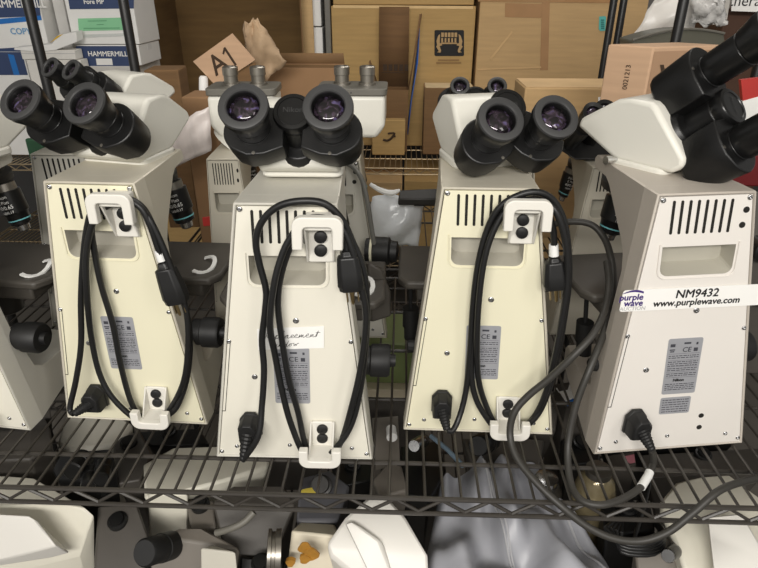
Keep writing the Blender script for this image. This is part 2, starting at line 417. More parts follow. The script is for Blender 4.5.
            if up: m.box(c-.0175, c+.0175, -.031, 0, .382, .395)
            else: m.box(c-.0175, c+.0175, -.033, 0, .0225, .0315)
            hk = m.build('cord_hook', clipm, t, warp=W, smooth=30, bevel=.0018, seg=2)
            for z in ((.364, .346) if up else (.0625, .0455)):
                MB().lathe((c, -.0035, z), (0, -1, 0), [(0, .0078), (.002, .0082), (.0045, .0078), (.0055, .006), (.0058, .0022), (.0052, .002)], 18).build('button', rub, hk, warp=W, smooth=50)
    if plates:
        def foil(cx, cz, w, h, big):
            m = MB(); a, b = slab(rounded(cx-w/2, cx+w/2, cz-h/2, cz+h/2, .003, 3), .0002, .0007); m.loft(a, b)
            lb = m.build('rating_label', labm, t, warp=W)
            pr = MB(); rnd = random.Random(3)
            def strip(x0, x1, z, th): pr.add([Vector((cx+x0, .00005, cz+z)), Vector((cx+x1, .00005, cz+z)), Vector((cx+x1, .00005, cz+z+th)), Vector((cx+x0, .00005, cz+z+th))], [(0, 1, 2, 3)])
            if big:
                for zb, nl in ((.018, 2), (.008, 3), (-.003, 2), (-.012, 2), (-.030, 4)):
                    for q in range(nl):
                        x = -w*.44; z = zb-q*.0032
                        while x < w*.42:
                            l = rnd.uniform(.002, .007); strip(x, min(x+l, w*.44), z, .0013); x += l+.0011
                for zb in (.022, .011, .0005, -.0085, -.018): strip(-w*.45, w*.45, zb, .0004)
                for q, (x, z, ww, hh) in enumerate(((-.018, .036, .007, .005), (.003, .039, .010, .003), (.017, .038, .003, .004), (.016, .028, .006, .006), (-.018, .029, .008, .002), (-.018, .026, .006, .002))): strip(x-ww/2, x+ww/2, z-hh/2, hh)
            else:
                for q in range(6):
                    x = -w*.44
                    while x < w*.42:
                        l = rnd.uniform(.002, .007); strip(x, min(x+l, w*.44), h*.32-q*.0042, .0014); x += l+.0011
            pr.build('fine_print', ink, lb, warp=W)
            if big:
                Lx = lambda x, z: W(Vector((x, -.0001, z)))
                text('CE', .011, ink, lb, Lx(cx+.003, cz+.0285), (1, 0, 0), (lean, 0, 1), bold=.0001)
                text('Nikon', .0065, inkb, lb, Lx(cx-.003, cz-.0225), (1, 0, 0), (lean, 0, 1), bold=.0003)
        foil(.001, .151, .05, .094, True)
        if label2: foil(-.001, .083, .046, .03, False)
    # side controls
    m = MB().lathe((.094, .055, .143), (1, 0, 0), [(0, .0215), (.014, .0215), (.016, .0245), (.04, .0245), (.044, .022), (.044, .010), (.052, .009)], 28)
    if not lite and knob: m.build('focus_knob', rub, t, warp=W, smooth=35)
    m = MB().lathe((-.094, .05, .128), (-1, 0, 0), [(0, .010), (.006, .0105), (.016, .0095), (.018, .007)], 10)
    m.build('dial', rub, t, warp=W, smooth=35)
    if not lite:
        # stage group in front of the column
        m = MB(); y0 = stage_y
        pl = [(-sw+.014, y0), (sw-.014, y0), (sw, y0+.02), (sw, y0+.15), (-sw, y0+.15), (-sw, y0+.02)]
        m.loft([Vector((x, y, .204)) for x, y in pl], [Vector((x, y, .218)) for x, y in pl])
        m.box(-sw+.03, sw-.03, y0+.012, y0+.13, .178, .205)
        st = m.build('stage', stagem, t, warp=W, bevel=.004)
        arc = [Vector((.085+.022*math.cos(a), y0+.045+.028*math.sin(a),   .2205+.004*math.sin(a*2))) for a in [R(-100+20*i) for i in range(11)]]
        m = MB(); m.rings([[p+Vector((math.cos(R(-100+20*i))*d, math.sin(R(-100+20*i))*d, h)) for d, h in ((-.0035, 0), (.0035, 0), (.0035, .003), (-.0035, .003))] for i, p in enumerate(arc)])
        m.build('slide_clip', tagm, st, warp=W)
        m = MB()
        m.cyl((-sw+.02, y0+.04, .204), (-sw+.02, y0+.04, .13), .0035, n=10); m.cyl((-sw+.02, y0+.04, .15), (-sw+.02, y0+.04, .115), .0135, .0145, n=20); m.cyl((-sw+.02, y0+.04, .115), (-sw+.02, y0+.04, .09), .012, n=20)
        m.build('stage_drive_knob', rub, t, warp=W, smooth=35)
        MB().lathe((0, y0+.06, .180), (0, 0, -1), [(0, .032), (.02, .032), (.022, .026), (.05, .026), (.055, .018)], 24).build('condenser', darkm, t, warp=W, smooth=35)
    MB().lathe((0, .178, .389), (0, .1, -1), [(0, .036), (.02, .036), (.024, .044), (.036, .044), (.040, .034)], 28).build('nosepiece', darkm, t, warp=W, smooth=35)
    for sx in (-1, 1):
        ax = Vector((sx*.24, -.02, -1)).normalized(); p0 = Vector((sx*.036+ox, .178, .352))
        m = MB().lathe(p0, ax, [(0, .017), (.012, .017), (.013, .0205), (.048, .0205), (.052, .0175), (.068, .0165), (.072, .010), (.080, .009), (.082, .006)], 26)
        ob = m.build('objective', blacks, t, warp=W, smooth=35)
        MB().lathe(p0+ax*.0005, ax, [(.0, .0172), (.0115, .0172), (.0125, .0172)], 26).build('collar', steel, ob, warp=W, smooth=35)
        MB().lathe(p0+ax*.060, ax, [(0, .0174), (.002, .0174)], 26).build('colour_band', band_t, ob, warp=W)
        MB().lathe(p0+ax*.071, ax, [(0, .0108), (.009, .0096), (.0115, .006)], 20).build('front_lens_mount', chrome, ob, warp=W)
        nd = Vector((.1, -1, .02)); yd = -ax; nd = (nd-yd*nd.dot(yd)).normalized(); xd = yd.cross(nd)
        for q, (tx, sz) in enumerate((('Nikon', .0075), ('E Plan', .0075), ('40/0.65', .0085), ('160/0.17', .006))):
            ctr = p0+ax*(.020+.0085*q)
            ctr = W(ctr)
            text(tx, sz, tagm, ob, ctr+nd*.0208, xd, yd, wrap=(0, 0, .0208))
    # head
    M = Matrix.Translation((lean*TOPZ+hx, .135, TOPZ+hz)) @ Matrix.Rotation(yaw, 4, 'Z')
    hm = headm or headw
    if hz > .01: MB().lathe((lean*TOPZ, .125, TOPZ-.001), (hx*.5, 0, hz), [(0, .05), (hz*.5, .045), (hz+.004, .045)], 24).build('neck', hm, t)
    Tm = lambda p: M @ p
    if head == 'tubes': pass
    elif head == 'bino':
        m = MB()
        pl = [(-.050, .010), (.034, .010), (.05, .017), (.108, .042), (.104, .055), (.046, .090), (.028, .093), (-.004, .093), (-.012, .088), (-.062, .033), (-.064, .022)]
        def wy(y): return .054 if y < .03 else .054-.10*(y-.03)
        m.loft([Vector((-wy(y), y, z)) for y, z in pl], [Vector((wy(y), y, z)) for y, z in pl])
        m.build('head_housing', hm, t, warp=Tm, bevel=.006, seg=3, smooth=40)
        m = MB(); a = [Vector((x, y, 0.0)) for x, y in rounded(-.055, .055, -.042, .044, .012, 3)]
        m.loft([p+Vector((0, 0, .0005)) for p in a], [p+Vector((0, 0, .013)) for p in a]); m.build('head_mount', hm, t, warp=Tm, bevel=.003)
        if hd.get('thumb'):
            MB().lathe((-.055, .03, .012), (-1, .3, 0), [(0, .003), (.008, .003), (.009, .006), (.018, .006)], 12).build('clamp_screw', chrome, t, warp=Tm)
        binocular(t, M, **{q: w for q, w in hd.items() if q != 'thumb'})
    else:
        m = MB(); pl = [(-.05, .0), (.05, .0), (.068, .024), (.068, .084), (-.068, .084), (-.068, .024)]
        m.loft([Vector((x, -.05, z)) for x, z in pl], [Vector((x, .05, z)) for x, z in pl])
        m.build('head_housing', hm, t, warp=Tm, bevel=.008, seg=3)
        m = MB(); a = [Vector((x, y, .084)) for x, y in rounded(-.071, .071, -.052, .052, .012, 3)]
        m.loft(a, [p+Vector((0, 0, .014)) for p in a]); m.build('head_plate', greyp, t, warp=Tm, bevel=.002)
        for x in hd.get('tubes', (-.03, .03)):
            MB().lathe((x, .0, .097), (0, 0, 1), [(0, .018), (.006, .018), (.007, .0145), (.020, .0145), (.021, .016), (.036, .016), (.038, .0135), (.038, .0105), (.03, .0105)], 24).build('eyepiece_tube', steel, t, warp=Tm, smooth=35)
        m = MB()
        for x in (-.025, .0): m.lathe((x, -.0522, .091), (0, -1, 0), [(0, .002), (.001, .002)], 8)
        m.build('plate_screw', chrome, t, warp=Tm)
    return s
def base_from(bl, br):
    a = atz(*bl, .0025); b = atz(*br, .0025); return ((a.x+b.x)/2, (a.y+b.y)/2), math.atan2(b.y-a.y, b.x-a.x)
b1, a1 = base_from((67, 418), (208, 425)); b2, a2 = base_from((217, 457), (372, 460)); b3, a3 = base_from((404, 430), (552, 435)); b4, a4 = base_from((591, 455), (745, 443))
S1 = scope(b1, a1, .022, 'yellowish cream microscope nearest the navy paper cartons, its foil label crossed by cord strands', cream, bodyg, yaw=R(-11), hd=dict(theta=24, L=.053), hx=-.004, hz=-.005)
S2 = scope(b2, a2, .036, 'white-grey microscope with a white handwritten paper note stuck on its back', creamw, bodyw, yaw=0, hd=dict(theta=22, L=.052), hx=.0075, hz=.003)
S3 = scope(b3, a3, -.032, 'yellowish cream microscope next to the stickered one, a slack grey cord passing before it', cream, bodyg, yaw=R(15), hd=dict(theta=50, L=.056), hx=.001, hz=-.001, knob=False)
S4 = scope(b4, a4, -.108, 'warm white microscope bearing the white auction sticker numbered NM9432', creamr, bodyr, hooks=False, yaw=R(30), hd=dict(theta=12, L=.051, roll=-99, thumb=1, tube_len=.03, wb=-.002), label2=True, sw=.102, k=1.02, ox=.02, hx=.010, hz=-.006)
pr = atz(31, 431, .0025); a0 = R(-6)
b0 = (pr.x-.119*math.cos(a0), pr.y-.119*math.sin(a0))
S0 = scope(b0, a0, .02, 'pale microscope cut off by the picture edge, only its side, foot and stage showing', creamw, bodyw, yaw=R(-10), hd=dict(theta=23), plates=False, hx=.02)
# second row
def back_base(px, py, z, Y): p = aty(px, py, Y); return (p.x, Y)
T1 = scope(back_base(223, 165, .4, 1.03), R(3), 0, 'narrow grey microscope behind, its steel eyepiece stubs beside the carton marked A1', bodyg, bodyg, hooks=False, head='box', wf=.5, k=.9, plates=False, screws=False, hx=.030, hz=.020, lite=True, hd=dict(tubes=(-.026, .030)))
T2 = scope(back_base(328, 180, .4, 1.03), R(0), 0, 'grey microscope behind the note-bearing one, two bare steel tubes on its dark head plate', bodyw, bodyg, hooks=False, head='box', k=.9, plates=False, hx=.042, hz=.022, lite=True, hd=dict(tubes=(-.022, .030)))
T3 = scope(back_base(62, 160, .4, 1.05), R(0), 0, 'white microscope behind, its slim black eyepieces facing the navy paper cartons', bodyw, bodyw, hooks=False, k=.9, plates=False, yaw=R(-30), hd=dict(theta=20, L=.036, cup=.74, brand=False), hx=.085, hz=.045, lite=True)
T4 = scope(back_base(498, 180, .4, 1.05), R(0), 0, 'microscope hidden behind the cream one, only small black eyepiece tops and grey head edge showing', bodyg, bodyg, hooks=False, k=.93, plates=False, yaw=R(0), hd=dict(theta=5, L=.034, cup=.62, brand=False), headm=greyp, hx=-.048, hz=-.006, lite=True)
T5 = scope(back_base(612, 180, .4, 1.06), R(4), 0, 'pale microscope behind with a tilted pair of black eyepieces above its smooth column', bodyg, bodyg, hooks=False, k=.86, wf=.7, plates=False, head='tubes', lite=True, screws=False)
ORIG[T5.t.name] = Vector((0, 0, 0))
def local_of(s, k, w): q = rot2(Vector((w.x-s.base[0], w.y-s.base[1], w.z-.0025)), -s.ang); return q/k
for (a, b_, r) in (((568, 146, 1.12), (594, 112, 1.02), .017), ((584, 150, 1.14), (606, 108, 1.06), .017)):
    A = local_of(T5, .86, aty(*a)); B_ = local_of(T5, .86, aty(*b_)); Ln = (B_-A).length
    e = MB().lathe(A, B_-A, [(0, r), (Ln*.4, r), (Ln*.42, r*1.15), (Ln*.6, r*1.15), (Ln*.62, r), (Ln*.85, r*1.2), (Ln, r*1.25), (Ln*.99, r*.8), (Ln*.95, r*.75)], 26).build('eyepiece', blacks, T5.t, smooth=35)
    MB().lathe(A+(B_-A)*.955, B_-A, [(0, r*.74), (.004, r*.6), (.006, r*.2)], 20).build('lens', lensm, e, smooth=80)
MB().hull([local_of(T5, .86, aty(*q)) for q in ((560, 150, 1.1), (600, 158, 1.1), (598, 138, 1.12), (562, 138, 1.12), (562, 150, 1.2), (600, 154, 1.2), (575, 160, 1.08))]+[Vector((-.03, .06, .404)), Vector((.03, .06, .404)), Vector((-.03, .14, .404)), Vector((.03, .14, .404))]).build('binocular_housing', black, T5.t, bevel=.004)

# knob of the second-row instrument that shows beside the note-bearing one
A = local_of(T2, .9, aty(366, 250, .985)); e = MB().lathe(A, (1, -.1, 0), [(0, .024), (.014, .024), (.016, .028), (.046, .028), (.05, .022), (.062, .021), (.064, .015)], 28).build('focus_knob', rub, T2.t, smooth=35)
MB().lathe(A+Vector((.009, -.001, 0)), (1, -.1, 0), [(0, .0246), (.005, .0246)], 28).build('ivory_ring', cream, e, smooth=35)
def s_local(s, *q): return local_of(s, 1., aty(*q))
MB().hull([s_local(S2, *q) for q in ((368, 262, .86), (382, 270, .86), (390, 292, .86), (391, 316, .86), (372, 322, .86), (368, 262, .90), (382, 268, .90), (391, 292, .90), (391, 314, .90), (366, 320, .90), (362, 264, .90), (360, 320, .90))]).build('stage_bracket', stagem, S2.t, bevel=.003)
# ================================================================== power cords (each a thing of its own)
def L2W(s, p): 
    q = rot2(p, s.ang); return Vector((q.x+s.base[0], q.y+s.base[1], q.z+.0025))
def iec(t, s, px, py, tipx, tipy, size=1., hidden=False, m=rub):
    """appliance plug pushed into the panel, strain relief drooping towards the tip; returns the tip"""
    c = panel_point(s, px, py, -.012); tip = panel_point(s, tipx, tipy, -.042)
    w = .0145*size; h = .019*size
    hexa = [(-w, -h*.9), (w, -h*.9), (w, h*.45), (w*.45, h), (-w*.45, h), (-w, h*.45)]
    zc = c.z
    b = MB(); b.rings([[L2W(s, Vector((c.x+x*k, y, zc+z*k))) for x, z in hexa] for k, y in ((1.08, -.003), (1.08, -.008), (1., -.009), (.96, -.026), (.8, -.031))])
    b.build('appliance_plug', m, t, bevel=.0012)
    d = tip-Vector((c.x, -.024, zc)); b = MB(); pts = []; rr = []
    for i in range(15):
        k = i/14; p = Vector((c.x, -.024, zc))+d*k; p.y = -.024+d.y*k; pts.append(L2W(s, p)); rr.append((.0112-.0055*k)*size*(1.0 if i % 2 else .88))
    b.tube(pts, rr, 12); b.build('strain_relief', m, t, smooth=25)
    return tip
def mains(t, s, px, py, off, dirpx, size=1., m=cordm, prongs=True, down=True, tagged=False):
    """moulded mains plug hanging off the loop: (px,py) top, dirpx bottom"""
    a = panel_point(s, px, py, off); b_ = panel_point(s, dirpx[0], dirpx[1], off-.003)
    ax = (b_-a).normalized(); ln = (b_-a).length; u = Vector((1, 0, 0)); u = (u-ax*u.dot(ax)).normalized(); w = ax.cross(u)
    prof = [(0, .006, .006), (.12, .0075, .007), (.16, .0115, .009), (.55, .0135, .0105), (.86, .0145, .0115), (.9, .0135, .011), (1, .0130, .0105)]
    mb = MB()
    mb.rings([[L2W(s, a+ax*(ln*k)+u*(x*rx*size)+w*(z*rz*size)) for x, z in ((-1, -.55), (-.6, -1), (.6, -1), (1, -.55), (1, .55), (.6, 1), (-.6, 1), (-1, .55))] for k, rx, rz in prof])
    mb.build('mains_plug', m, t, bevel=.0012)
    for q in range(3):
        k = .35+.14*q; mb = MB()
    if prongs:
        for dx in (-.006, .006):
            mb = MB(); p = b_+u*dx*size
            mb.rings([[L2W(s, p+ax*d+u*x+w*z) for x, z in ((-.0008, -.003), (.0008, -.003), (.0008, .003), (-.0008, .003))] for d in (-.002, .0165)])
            mb.build('prong', brass, t)
        mb = MB(); p = b_+w*.006*size; mb.lathe(L2W(s, p), rot2(ax, s.ang), [(-.002, .0024), (.015, .0024), (.018, .0012)], 10); mb.build('earth_pin', brass, t)
    if tagged:
        p = a-ax*.001
        mb = MB(); mb.lathe(L2W(s, p-ax*.017), rot2(ax, s.ang), [(0, .0062), (.016, .0066)], 14); mb.build('cord_tag', tagm, t)
    return a
def cord(label, s, start, pts, plug=None, r=.0044, m=cordm, group=None):
    base = L2W(s, Vector((.0, -.06, .0)))
    t = wthing('power_cord', label, 'cord', (base.x, base.y, 0.003), group)
    tip = iec(t, s, *start)
    P = [L2W(s, tip)]
    for p in pts: P.append(L2W(s, panel_point(s, p[0], p[1], -p[2]/1000)))
    if plug:
        a = mains(t, s, plug[0], plug[1], -plug[2]/1000, plug[3], size=plug[4], tagged=plug[5])
        P.append(L2W(s, a))
    MB().tube(P, r, 10, sub=6).build('cable', m, t, smooth=60)
    return t
# offsets are millimetres in front of the rear panel
cord('black power cord looped on the microscope with the handwritten note', S2, (250, 427, 243, 460),
  [(258, 437, 40), (262, 405, 26), (264, 370, 18), (262, 340, 16), (265, 312, 16), (266, 290, 16), (259, 262, 16), (256, 240, 17), (263, 220, 18), (279, 206, 20), (302, 201, 22), (325, 204, 20), (342, 220, 17), (353, 243, 15), (363, 268, 14), (367, 300, 13), (366, 340, 13), (361, 385, 13), (353, 420, 16), (341, 442, 20), (322, 460, 18), (305, 455, 18), (292, 427, 18), (283, 395, 16), (275, 355, 14), (270, 325, 24), (274, 285, 25), (282, 255, 22), (291, 237, 20), (304, 221, 20), (322, 218, 20), (340, 226, 20), (352, 250, 22), (362, 290, 22), (366, 320, 22), (361, 365, 22), (352, 405, 24), (339, 446, 12), (323, 457, 9), (307, 449, 12), (298, 412, 12), (289, 380, 12), (282, 340, 12), (278, 305, 13), (281, 275, 13), (292, 243, 12), (308, 224, 12), (326, 219, 12), (338, 226, 12), (345, 238, 15)],
  plug=(347, 250, 17, (352, 289), 1.15, False))
cord('black power cord looped on the cream microscope nearest the navy paper cartons', S1, (95, 398, 74, 414),
  [(70, 408, 36), (76, 380, 26), (81, 345, 20), (81, 300, 18), (83, 260, 17), (87, 228, 17), (93, 210, 18), (108, 200, 20), (128, 199, 18), (143, 208, 16), (154, 228, 15), (165, 255, 14), (177, 285, 12), (187, 315, 12), (190, 345, 12), (187, 378, 13), (178, 405, 17), (167, 416, 20), (151, 425, 18), (134, 418, 18), (112, 397, 18), (99, 372, 14), (91, 335, 13), (87, 295, 24), (86, 260, 24), (90, 232, 22), (98, 213, 20), (112, 204, 14), (130, 201, 12), (146, 214, 22), (160, 240, 24), (174, 275, 24), (186, 310, 22), (188, 345, 22), (184, 380, 22), (172, 406, 14), (159, 420, 9), (145, 420, 9), (132, 404, 12), (121, 366, 12), (113, 325, 12), (102, 288, 12), (95, 255, 12), (92, 225, 13), (104, 206, 12), (122, 199, 24), (140, 207, 24), (150, 225, 24), (157, 245, 22)],
  plug=(163, 262, 20, (178, 302), 1.2, True))
cord('black power cord wound in tight paired strands on the cream microscope beside the stickered one', S3, (442, 404, 447, 430),
  [(453, 430, 40), (460, 415, 26), (466, 390, 16), (470, 350, 14), (473, 305, 14), (478, 265, 14), (487, 230, 15), (499, 208, 18), (517, 196, 20), (536, 192, 20), (552, 199, 16), (563, 218, 14), (568, 245, 13), (569, 280, 13), (564, 320, 13), (557, 360, 13), (547, 395, 15), (535, 418, 18), (514, 434, 18), (498, 431, 18), (484, 414, 18), (475, 396, 16), (471, 370, 14), (474, 335, 13), (478, 300, 13), (484, 260, 13), (492, 230, 14), (503, 212, 14), (520, 202, 12), (540, 200, 12), (556, 212, 22), (566, 245, 24), (567, 285, 24), (561, 325, 24), (553, 365, 24), (543, 400, 20), (529, 423, 12), (512, 431, 9), (496, 425, 11), (484, 400, 12), (478, 375, 13), (477, 340, 22), (479, 300, 24), (484, 262, 24), (493, 232, 22), (508, 208, 20), (525, 200, 20), (543, 205, 22), (552, 225, 18), (554, 240, 16)],
  plug=(554, 257, 15, (555, 288), 1.1, True))
# cord of the stickered microscope: down from its inlet, over the shelf and up behind
t = wthing('power_cord', 'power cord with white tag plugged into the stickered microscope', 'cord', (.34, .68, .004))
tip = iec(t, S4, 637, 424, 652, 450, size=1.02, m=rub)
P = [L2W(S4, tip), atz(653, 463, .012), atz(648, 476, .0085)]
P2 = [atz(641, 487, .0085), atz(622, 499, .0085), atz(600, 505, .0095), atz(580, 499, .0085), atz(570, 480, .012), aty(568, 445, .685), aty(576, 405, .705), aty(590, 368, .72), aty(603, 335, .755), aty(611, 305, .80), aty(613, 280, .82), aty(611, 258, .84), aty(604, 238, .87), aty(590, 224, .89), aty(565, 222, .905), aty(540, 228, .92)]
MB().tube(P+P2, .0052, 10, sub=6).build('cable', cordg, t, smooth=60)
MB().tube([P[1]+(P[2]-P[1])*.7, P[2], P2[0]], .0062, 12).build('cord_tag', tagm, t, smooth=60)
# loose grey cord hanging over the shelf front
t = wthing('slack_cord', 'long dark grey cord drooping over the front edge of the shelf', 'cord', (.2, .6, .0))
P = [aty(790, 470, .655), aty(758, 478, .66), aty(722, 489, .61), aty(695, 511, .59), aty(668, 532, .58), aty(640, 541, .578), aty(612, 538, .58), aty(585, 525, .59), aty(560, 505, .605), aty(536, 482, .63), aty(517, 458, .66), aty(510, 435, .685), aty(514, 413, .695), aty(528, 396, .70), aty(550, 378, .70), aty(575, 354, .70), aty(593, 334, .715), aty(604, 312, .745), aty(609, 285, .785), aty(607, 262, .825)]
MB().tube(P, .0052, 10, sub=6).build('cable', cordg, t, smooth=60)
# auction sticker on the fourth microscope
s = S4
KS = 1.02
TL, TR, BR, BL = [panel_point(s, *q, -.0015)/KS for q in ((616, 292), (764, 285), (763, 305), (619, 312))]
ex = (TR-TL).normalized(); ez = (TL-BL); ez = (ez-ex*ez.dot(ex)).normalized()
Wd = (TR-TL).length; Hd = (TL-BL).length; 
m = MB(); pl = rounded(0, Wd, 0, Hd, .004, 4); o0 = BL
m.loft([o0+ex*x+ez*z for x, z in pl], [o0+ex*x+ez*z+Vector((0, .0006, 0)) for x, z in pl])
stk = m.build('auction_sticker', whitep, s.t)
Q = lambda px, py: panel_point(s, px, py, -.0016)/KS
def stx(b, px, py, sz, mm, bold=0., al='CENTER', shear=0): return text(b, sz, mm, stk, Q(px, py), ex, ez, bold=bold, align=al)
stx('NM9432', 697.5, 293.5, .0168, inkb, .0004)
stx('www.purplewave.com', 697, 301.8, .0134, inkb, .0004)
stx('purple', 631.5, 297.5, .0125, purple, .0004); stx('wave', 633.5, 303.3, .0125, purple, .0004); stx('AUCTION', 632.5, 308.6, .0078, greyink, .0001)
m = MB(); c = Q(633, 294.5); up = [c+ex*(-.014+.028*k)+ez*(.0005+.0062*math.sin(math.pi*(k*.75+.08))) for k in [i/12 for i in range(13)]]; lo = [c+ex*(-.014+.028*k)+ez*(.0003+.0034*math.sin(math.pi*(k*.85+.08))) for k in [i/12 for i in range(13)]]
m.add([p+Vector((0, -.0004, 0)) for p in up+lo], [(i, i+1, 14+i, 13+i) for i in range(12)]); m.build('wave_emblem', purple, stk)
# handwritten note
s = S2
c4 = [panel_point(s, *q, -.0006) for q in ((257, 329), (324, 326), (324, 348), (258, 350))]
m = MB(); m.loft(c4, [p+Vector((0, .0004, 0)) for p in c4]); nt_ = m.build('paper_note', whitep, s.t)
exn = (c4[1]-c4[0]).normalized(); ezn = c4[0]-c4[3]
def script(word, px, py, sc_):
    """loose handwriting drawn as pen strokes"""
    glyph = {'R': [(0, 0), (.1, 1.3), (.6, 1.2), (.5, .75), (.1, .65), (.7, 0)], 'e': [(0, .3), (.4, .45), (.35, .7), (.1, .5), (.15, .1), (.6, .1)], 'p': [(0, .5), (.15, .6), (0, -.6), (.12, .5), (.5, .6), (.45, .15), (.15, .1), (.7, .2)], 'l': [(0, .1), (.35, 1.2), (.2, 1.3), (.15, .1), (.5, .1)], 'a': [(.5, .6), (.1, .5), (.1, .1), (.45, .2), (.5, .6), (.5, .1), (.75, .1)], 'c': [(.5, .5), (.2, .6), (.1, .2), (.5, .1)], 'm': [(0, .1), (.1, .6), (.15, .1), (.35, .6), (.4, .1), (.6, .6), (.65, .1), (.9, .15)], 'n': [(0, .1), (.1, .6), (.15, .1), (.4, .6), (.45, .1), (.7, .15)], 't': [(0, .1), (.25, 1.2), (.15, .1), (.2, .75), (-.1, .8), (.6, .85)], 'w': [(0, .6), (.1, .1), (.3, .5), (.4, .1), (.6, .6), (.8, .55)], 'i': [(0, .1), (.15, .6), (.1, .1), (.35, .1)], 'd': [(.5, .5), (.15, .5), (.1, .1), (.45, .2), (.65, 1.2), (.5, .1), (.75, .1)], 'o': [(.3, .6), (.05, .4), (.15, .1), (.45, .2), (.35, .6), (.7, .6)]}
    p0 = panel_point(s, px, py, -.0007); x = 0; pts = []
    for ch in word:
        g = glyph[ch]; pts += [(x+gx+gz*.25, gz) for gx, gz in g]; x += max(p[0] for p in g)+.12
    MB().tube([p0+exn*(gx*sc_)+ezn.normalized()*(gz*sc_) for gx, gz in pts], .00035, 4, sub=3).build('handwriting', inkb, nt_)
script('Replacement', 265, 339.5, .0088); script('window', 270, 347.5, .0082)
# ================================================================== cartons and stock on the racks behind
def carton(label, px0, px1, pyt, pyref, Y, dep, zb, m, group=None, taped=True, rz=0., zt=None, name='cardboard_box', cat='box', open_front=False, open_top=False, inner=cardin, flaps=()):
    x0 = aty(px0, pyref, Y).x; x1 = aty(px1, pyref, Y).x; z1 = aty((px0+px1)/2, pyt, Y).z if zt is None else zt
    cx = (x0+x1)/2; hwid = (x1-x0)/2; h = z1-zb
    t = thing(name, label, cat, (cx, Y, zb), rz, group)
    if open_front or open_top:
        th = .006; b = MB()
        b.box(-hwid, -hwid+th, 0, dep, 0, h); b.box(hwid-th, hwid, 0, dep, 0, h); b.box(-hwid+th, hwid-th, dep-th, dep, 0, h); b.box(-hwid+th, hwid-th, 0, dep, 0, th)
        if open_front: b.box(-hwid+th, hwid-th, 0, dep, h-th, h)
        if open_top: b.box(-hwid+th, hwid-th, 0, th, 0, h)
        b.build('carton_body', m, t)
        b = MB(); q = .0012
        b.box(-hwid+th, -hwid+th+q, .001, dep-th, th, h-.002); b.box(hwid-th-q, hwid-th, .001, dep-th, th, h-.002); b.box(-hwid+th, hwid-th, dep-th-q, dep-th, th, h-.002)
        b.build('inner_faces', inner, t)  # inside faces built darker, their shade put into the board colour
        for (side, ang, ln) in flaps:
            b = MB()
            if side == 'front': b.add([Vector((-hwid, 0, h)), Vector((hwid, 0, h)), Vector((hwid*.97, -ln*math.cos(R(ang)), h+ln*math.sin(R(ang)))), Vector((-hwid*.97, -ln*math.cos(R(ang)), h+ln*math.sin(R(ang))))], [(0, 1, 2, 3)])
            if side == 'back': b.add([Vector((-hwid, dep, h)), Vector((hwid, dep, h)), Vector((hwid*.97, dep+ln*math.cos(R(ang)), h+ln*math.sin(R(ang)))), Vector((-hwid*.97, dep+ln*math.cos(R(ang)), h+ln*math.sin(R(ang))))], [(0, 1, 2, 3)])
            if side in ('left', 'right'):
                k = -1 if side == 'left' else 1
                b.add([Vector((k*hwid, 0, h)), Vector((k*hwid, dep, h)), Vector((k*(hwid+ln*math.cos(R(ang))), dep*.97, h+ln*math.sin(R(ang)))), Vector((k*(hwid+ln*math.cos(R(ang))), dep*.03, h+ln*math.sin(R(ang))))], [(0, 1, 2, 3)])
            f = b.build('flap', inner if side == 'back' else m, t); sm = f.modifiers.new('board', 'SOLIDIFY'); sm.thickness = .004
    else:
        b = MB(); b.box(-hwid, hwid, 0, dep, 0, h); b.build('carton_body', m, t, bevel=.004)
        if taped:
            b = MB(); b.box(-hwid-.0006, hwid+.0006, dep/2-.025, dep/2+.025, h-.05, h+.0008); b.build('packing_tape', tape, t)
            b = MB(); b.box(-hwid*.98, hwid*.98, dep/2-.0262, dep/2-.0252, h-.001, h+.0006); b.build('flap_seam', cink, t)
    t['_h'] = h; t['_w'] = hwid
    return t, hwid, h
def front_text(t, body, px, py, Y, sz, m, xd=(1, 0, 0), yd=(0, 0, 1), bold=0., name='lettering'):
    w = aty(px, py, Y); QN[t.name] = QN.get(t.name, 0)+1; l = w-(Vector(t.location)-Vector((0, 0, SH)))
    return text(body, sz, m, t, Vector((l.x, -.001-.0005*QN[t.name], l.z)), xd, yd, bold=bold, name=name)
QN = {}
def front_quad(t, pts, Y, m, name, off=-.0012, th=.0008):
    QN[t.name] = QN.get(t.name, 0)+1; off = -.0008-.0005*QN[t.name]; th = .0003
    l0 = Vector(t.location)-Vector((0, 0, SH)); q = [aty(px, py, Y)-l0 for px, py in pts]
    for p in q: p.y = off
    b = MB(); b.loft(q, [p+Vector((0, th, 0)) for p in q]); return b.build(name, m, t)
zC, zB = -.1255, -.0165
YC = 3.12
# big open brown carton at the back
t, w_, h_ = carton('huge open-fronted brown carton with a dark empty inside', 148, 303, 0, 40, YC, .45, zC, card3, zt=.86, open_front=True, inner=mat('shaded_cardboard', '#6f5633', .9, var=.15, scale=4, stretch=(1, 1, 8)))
b = MB(); b.add([Vector((w_, 0, .02)), Vector((w_, 0, h_)), Vector((w_+.055, -.02, h_)), Vector((w_+.055, -.02, .02))], [(0, 1, 2, 3)])
f = b.build('flap', card2, t); f.modifiers.new('board', 'SOLIDIFY').thickness = .005
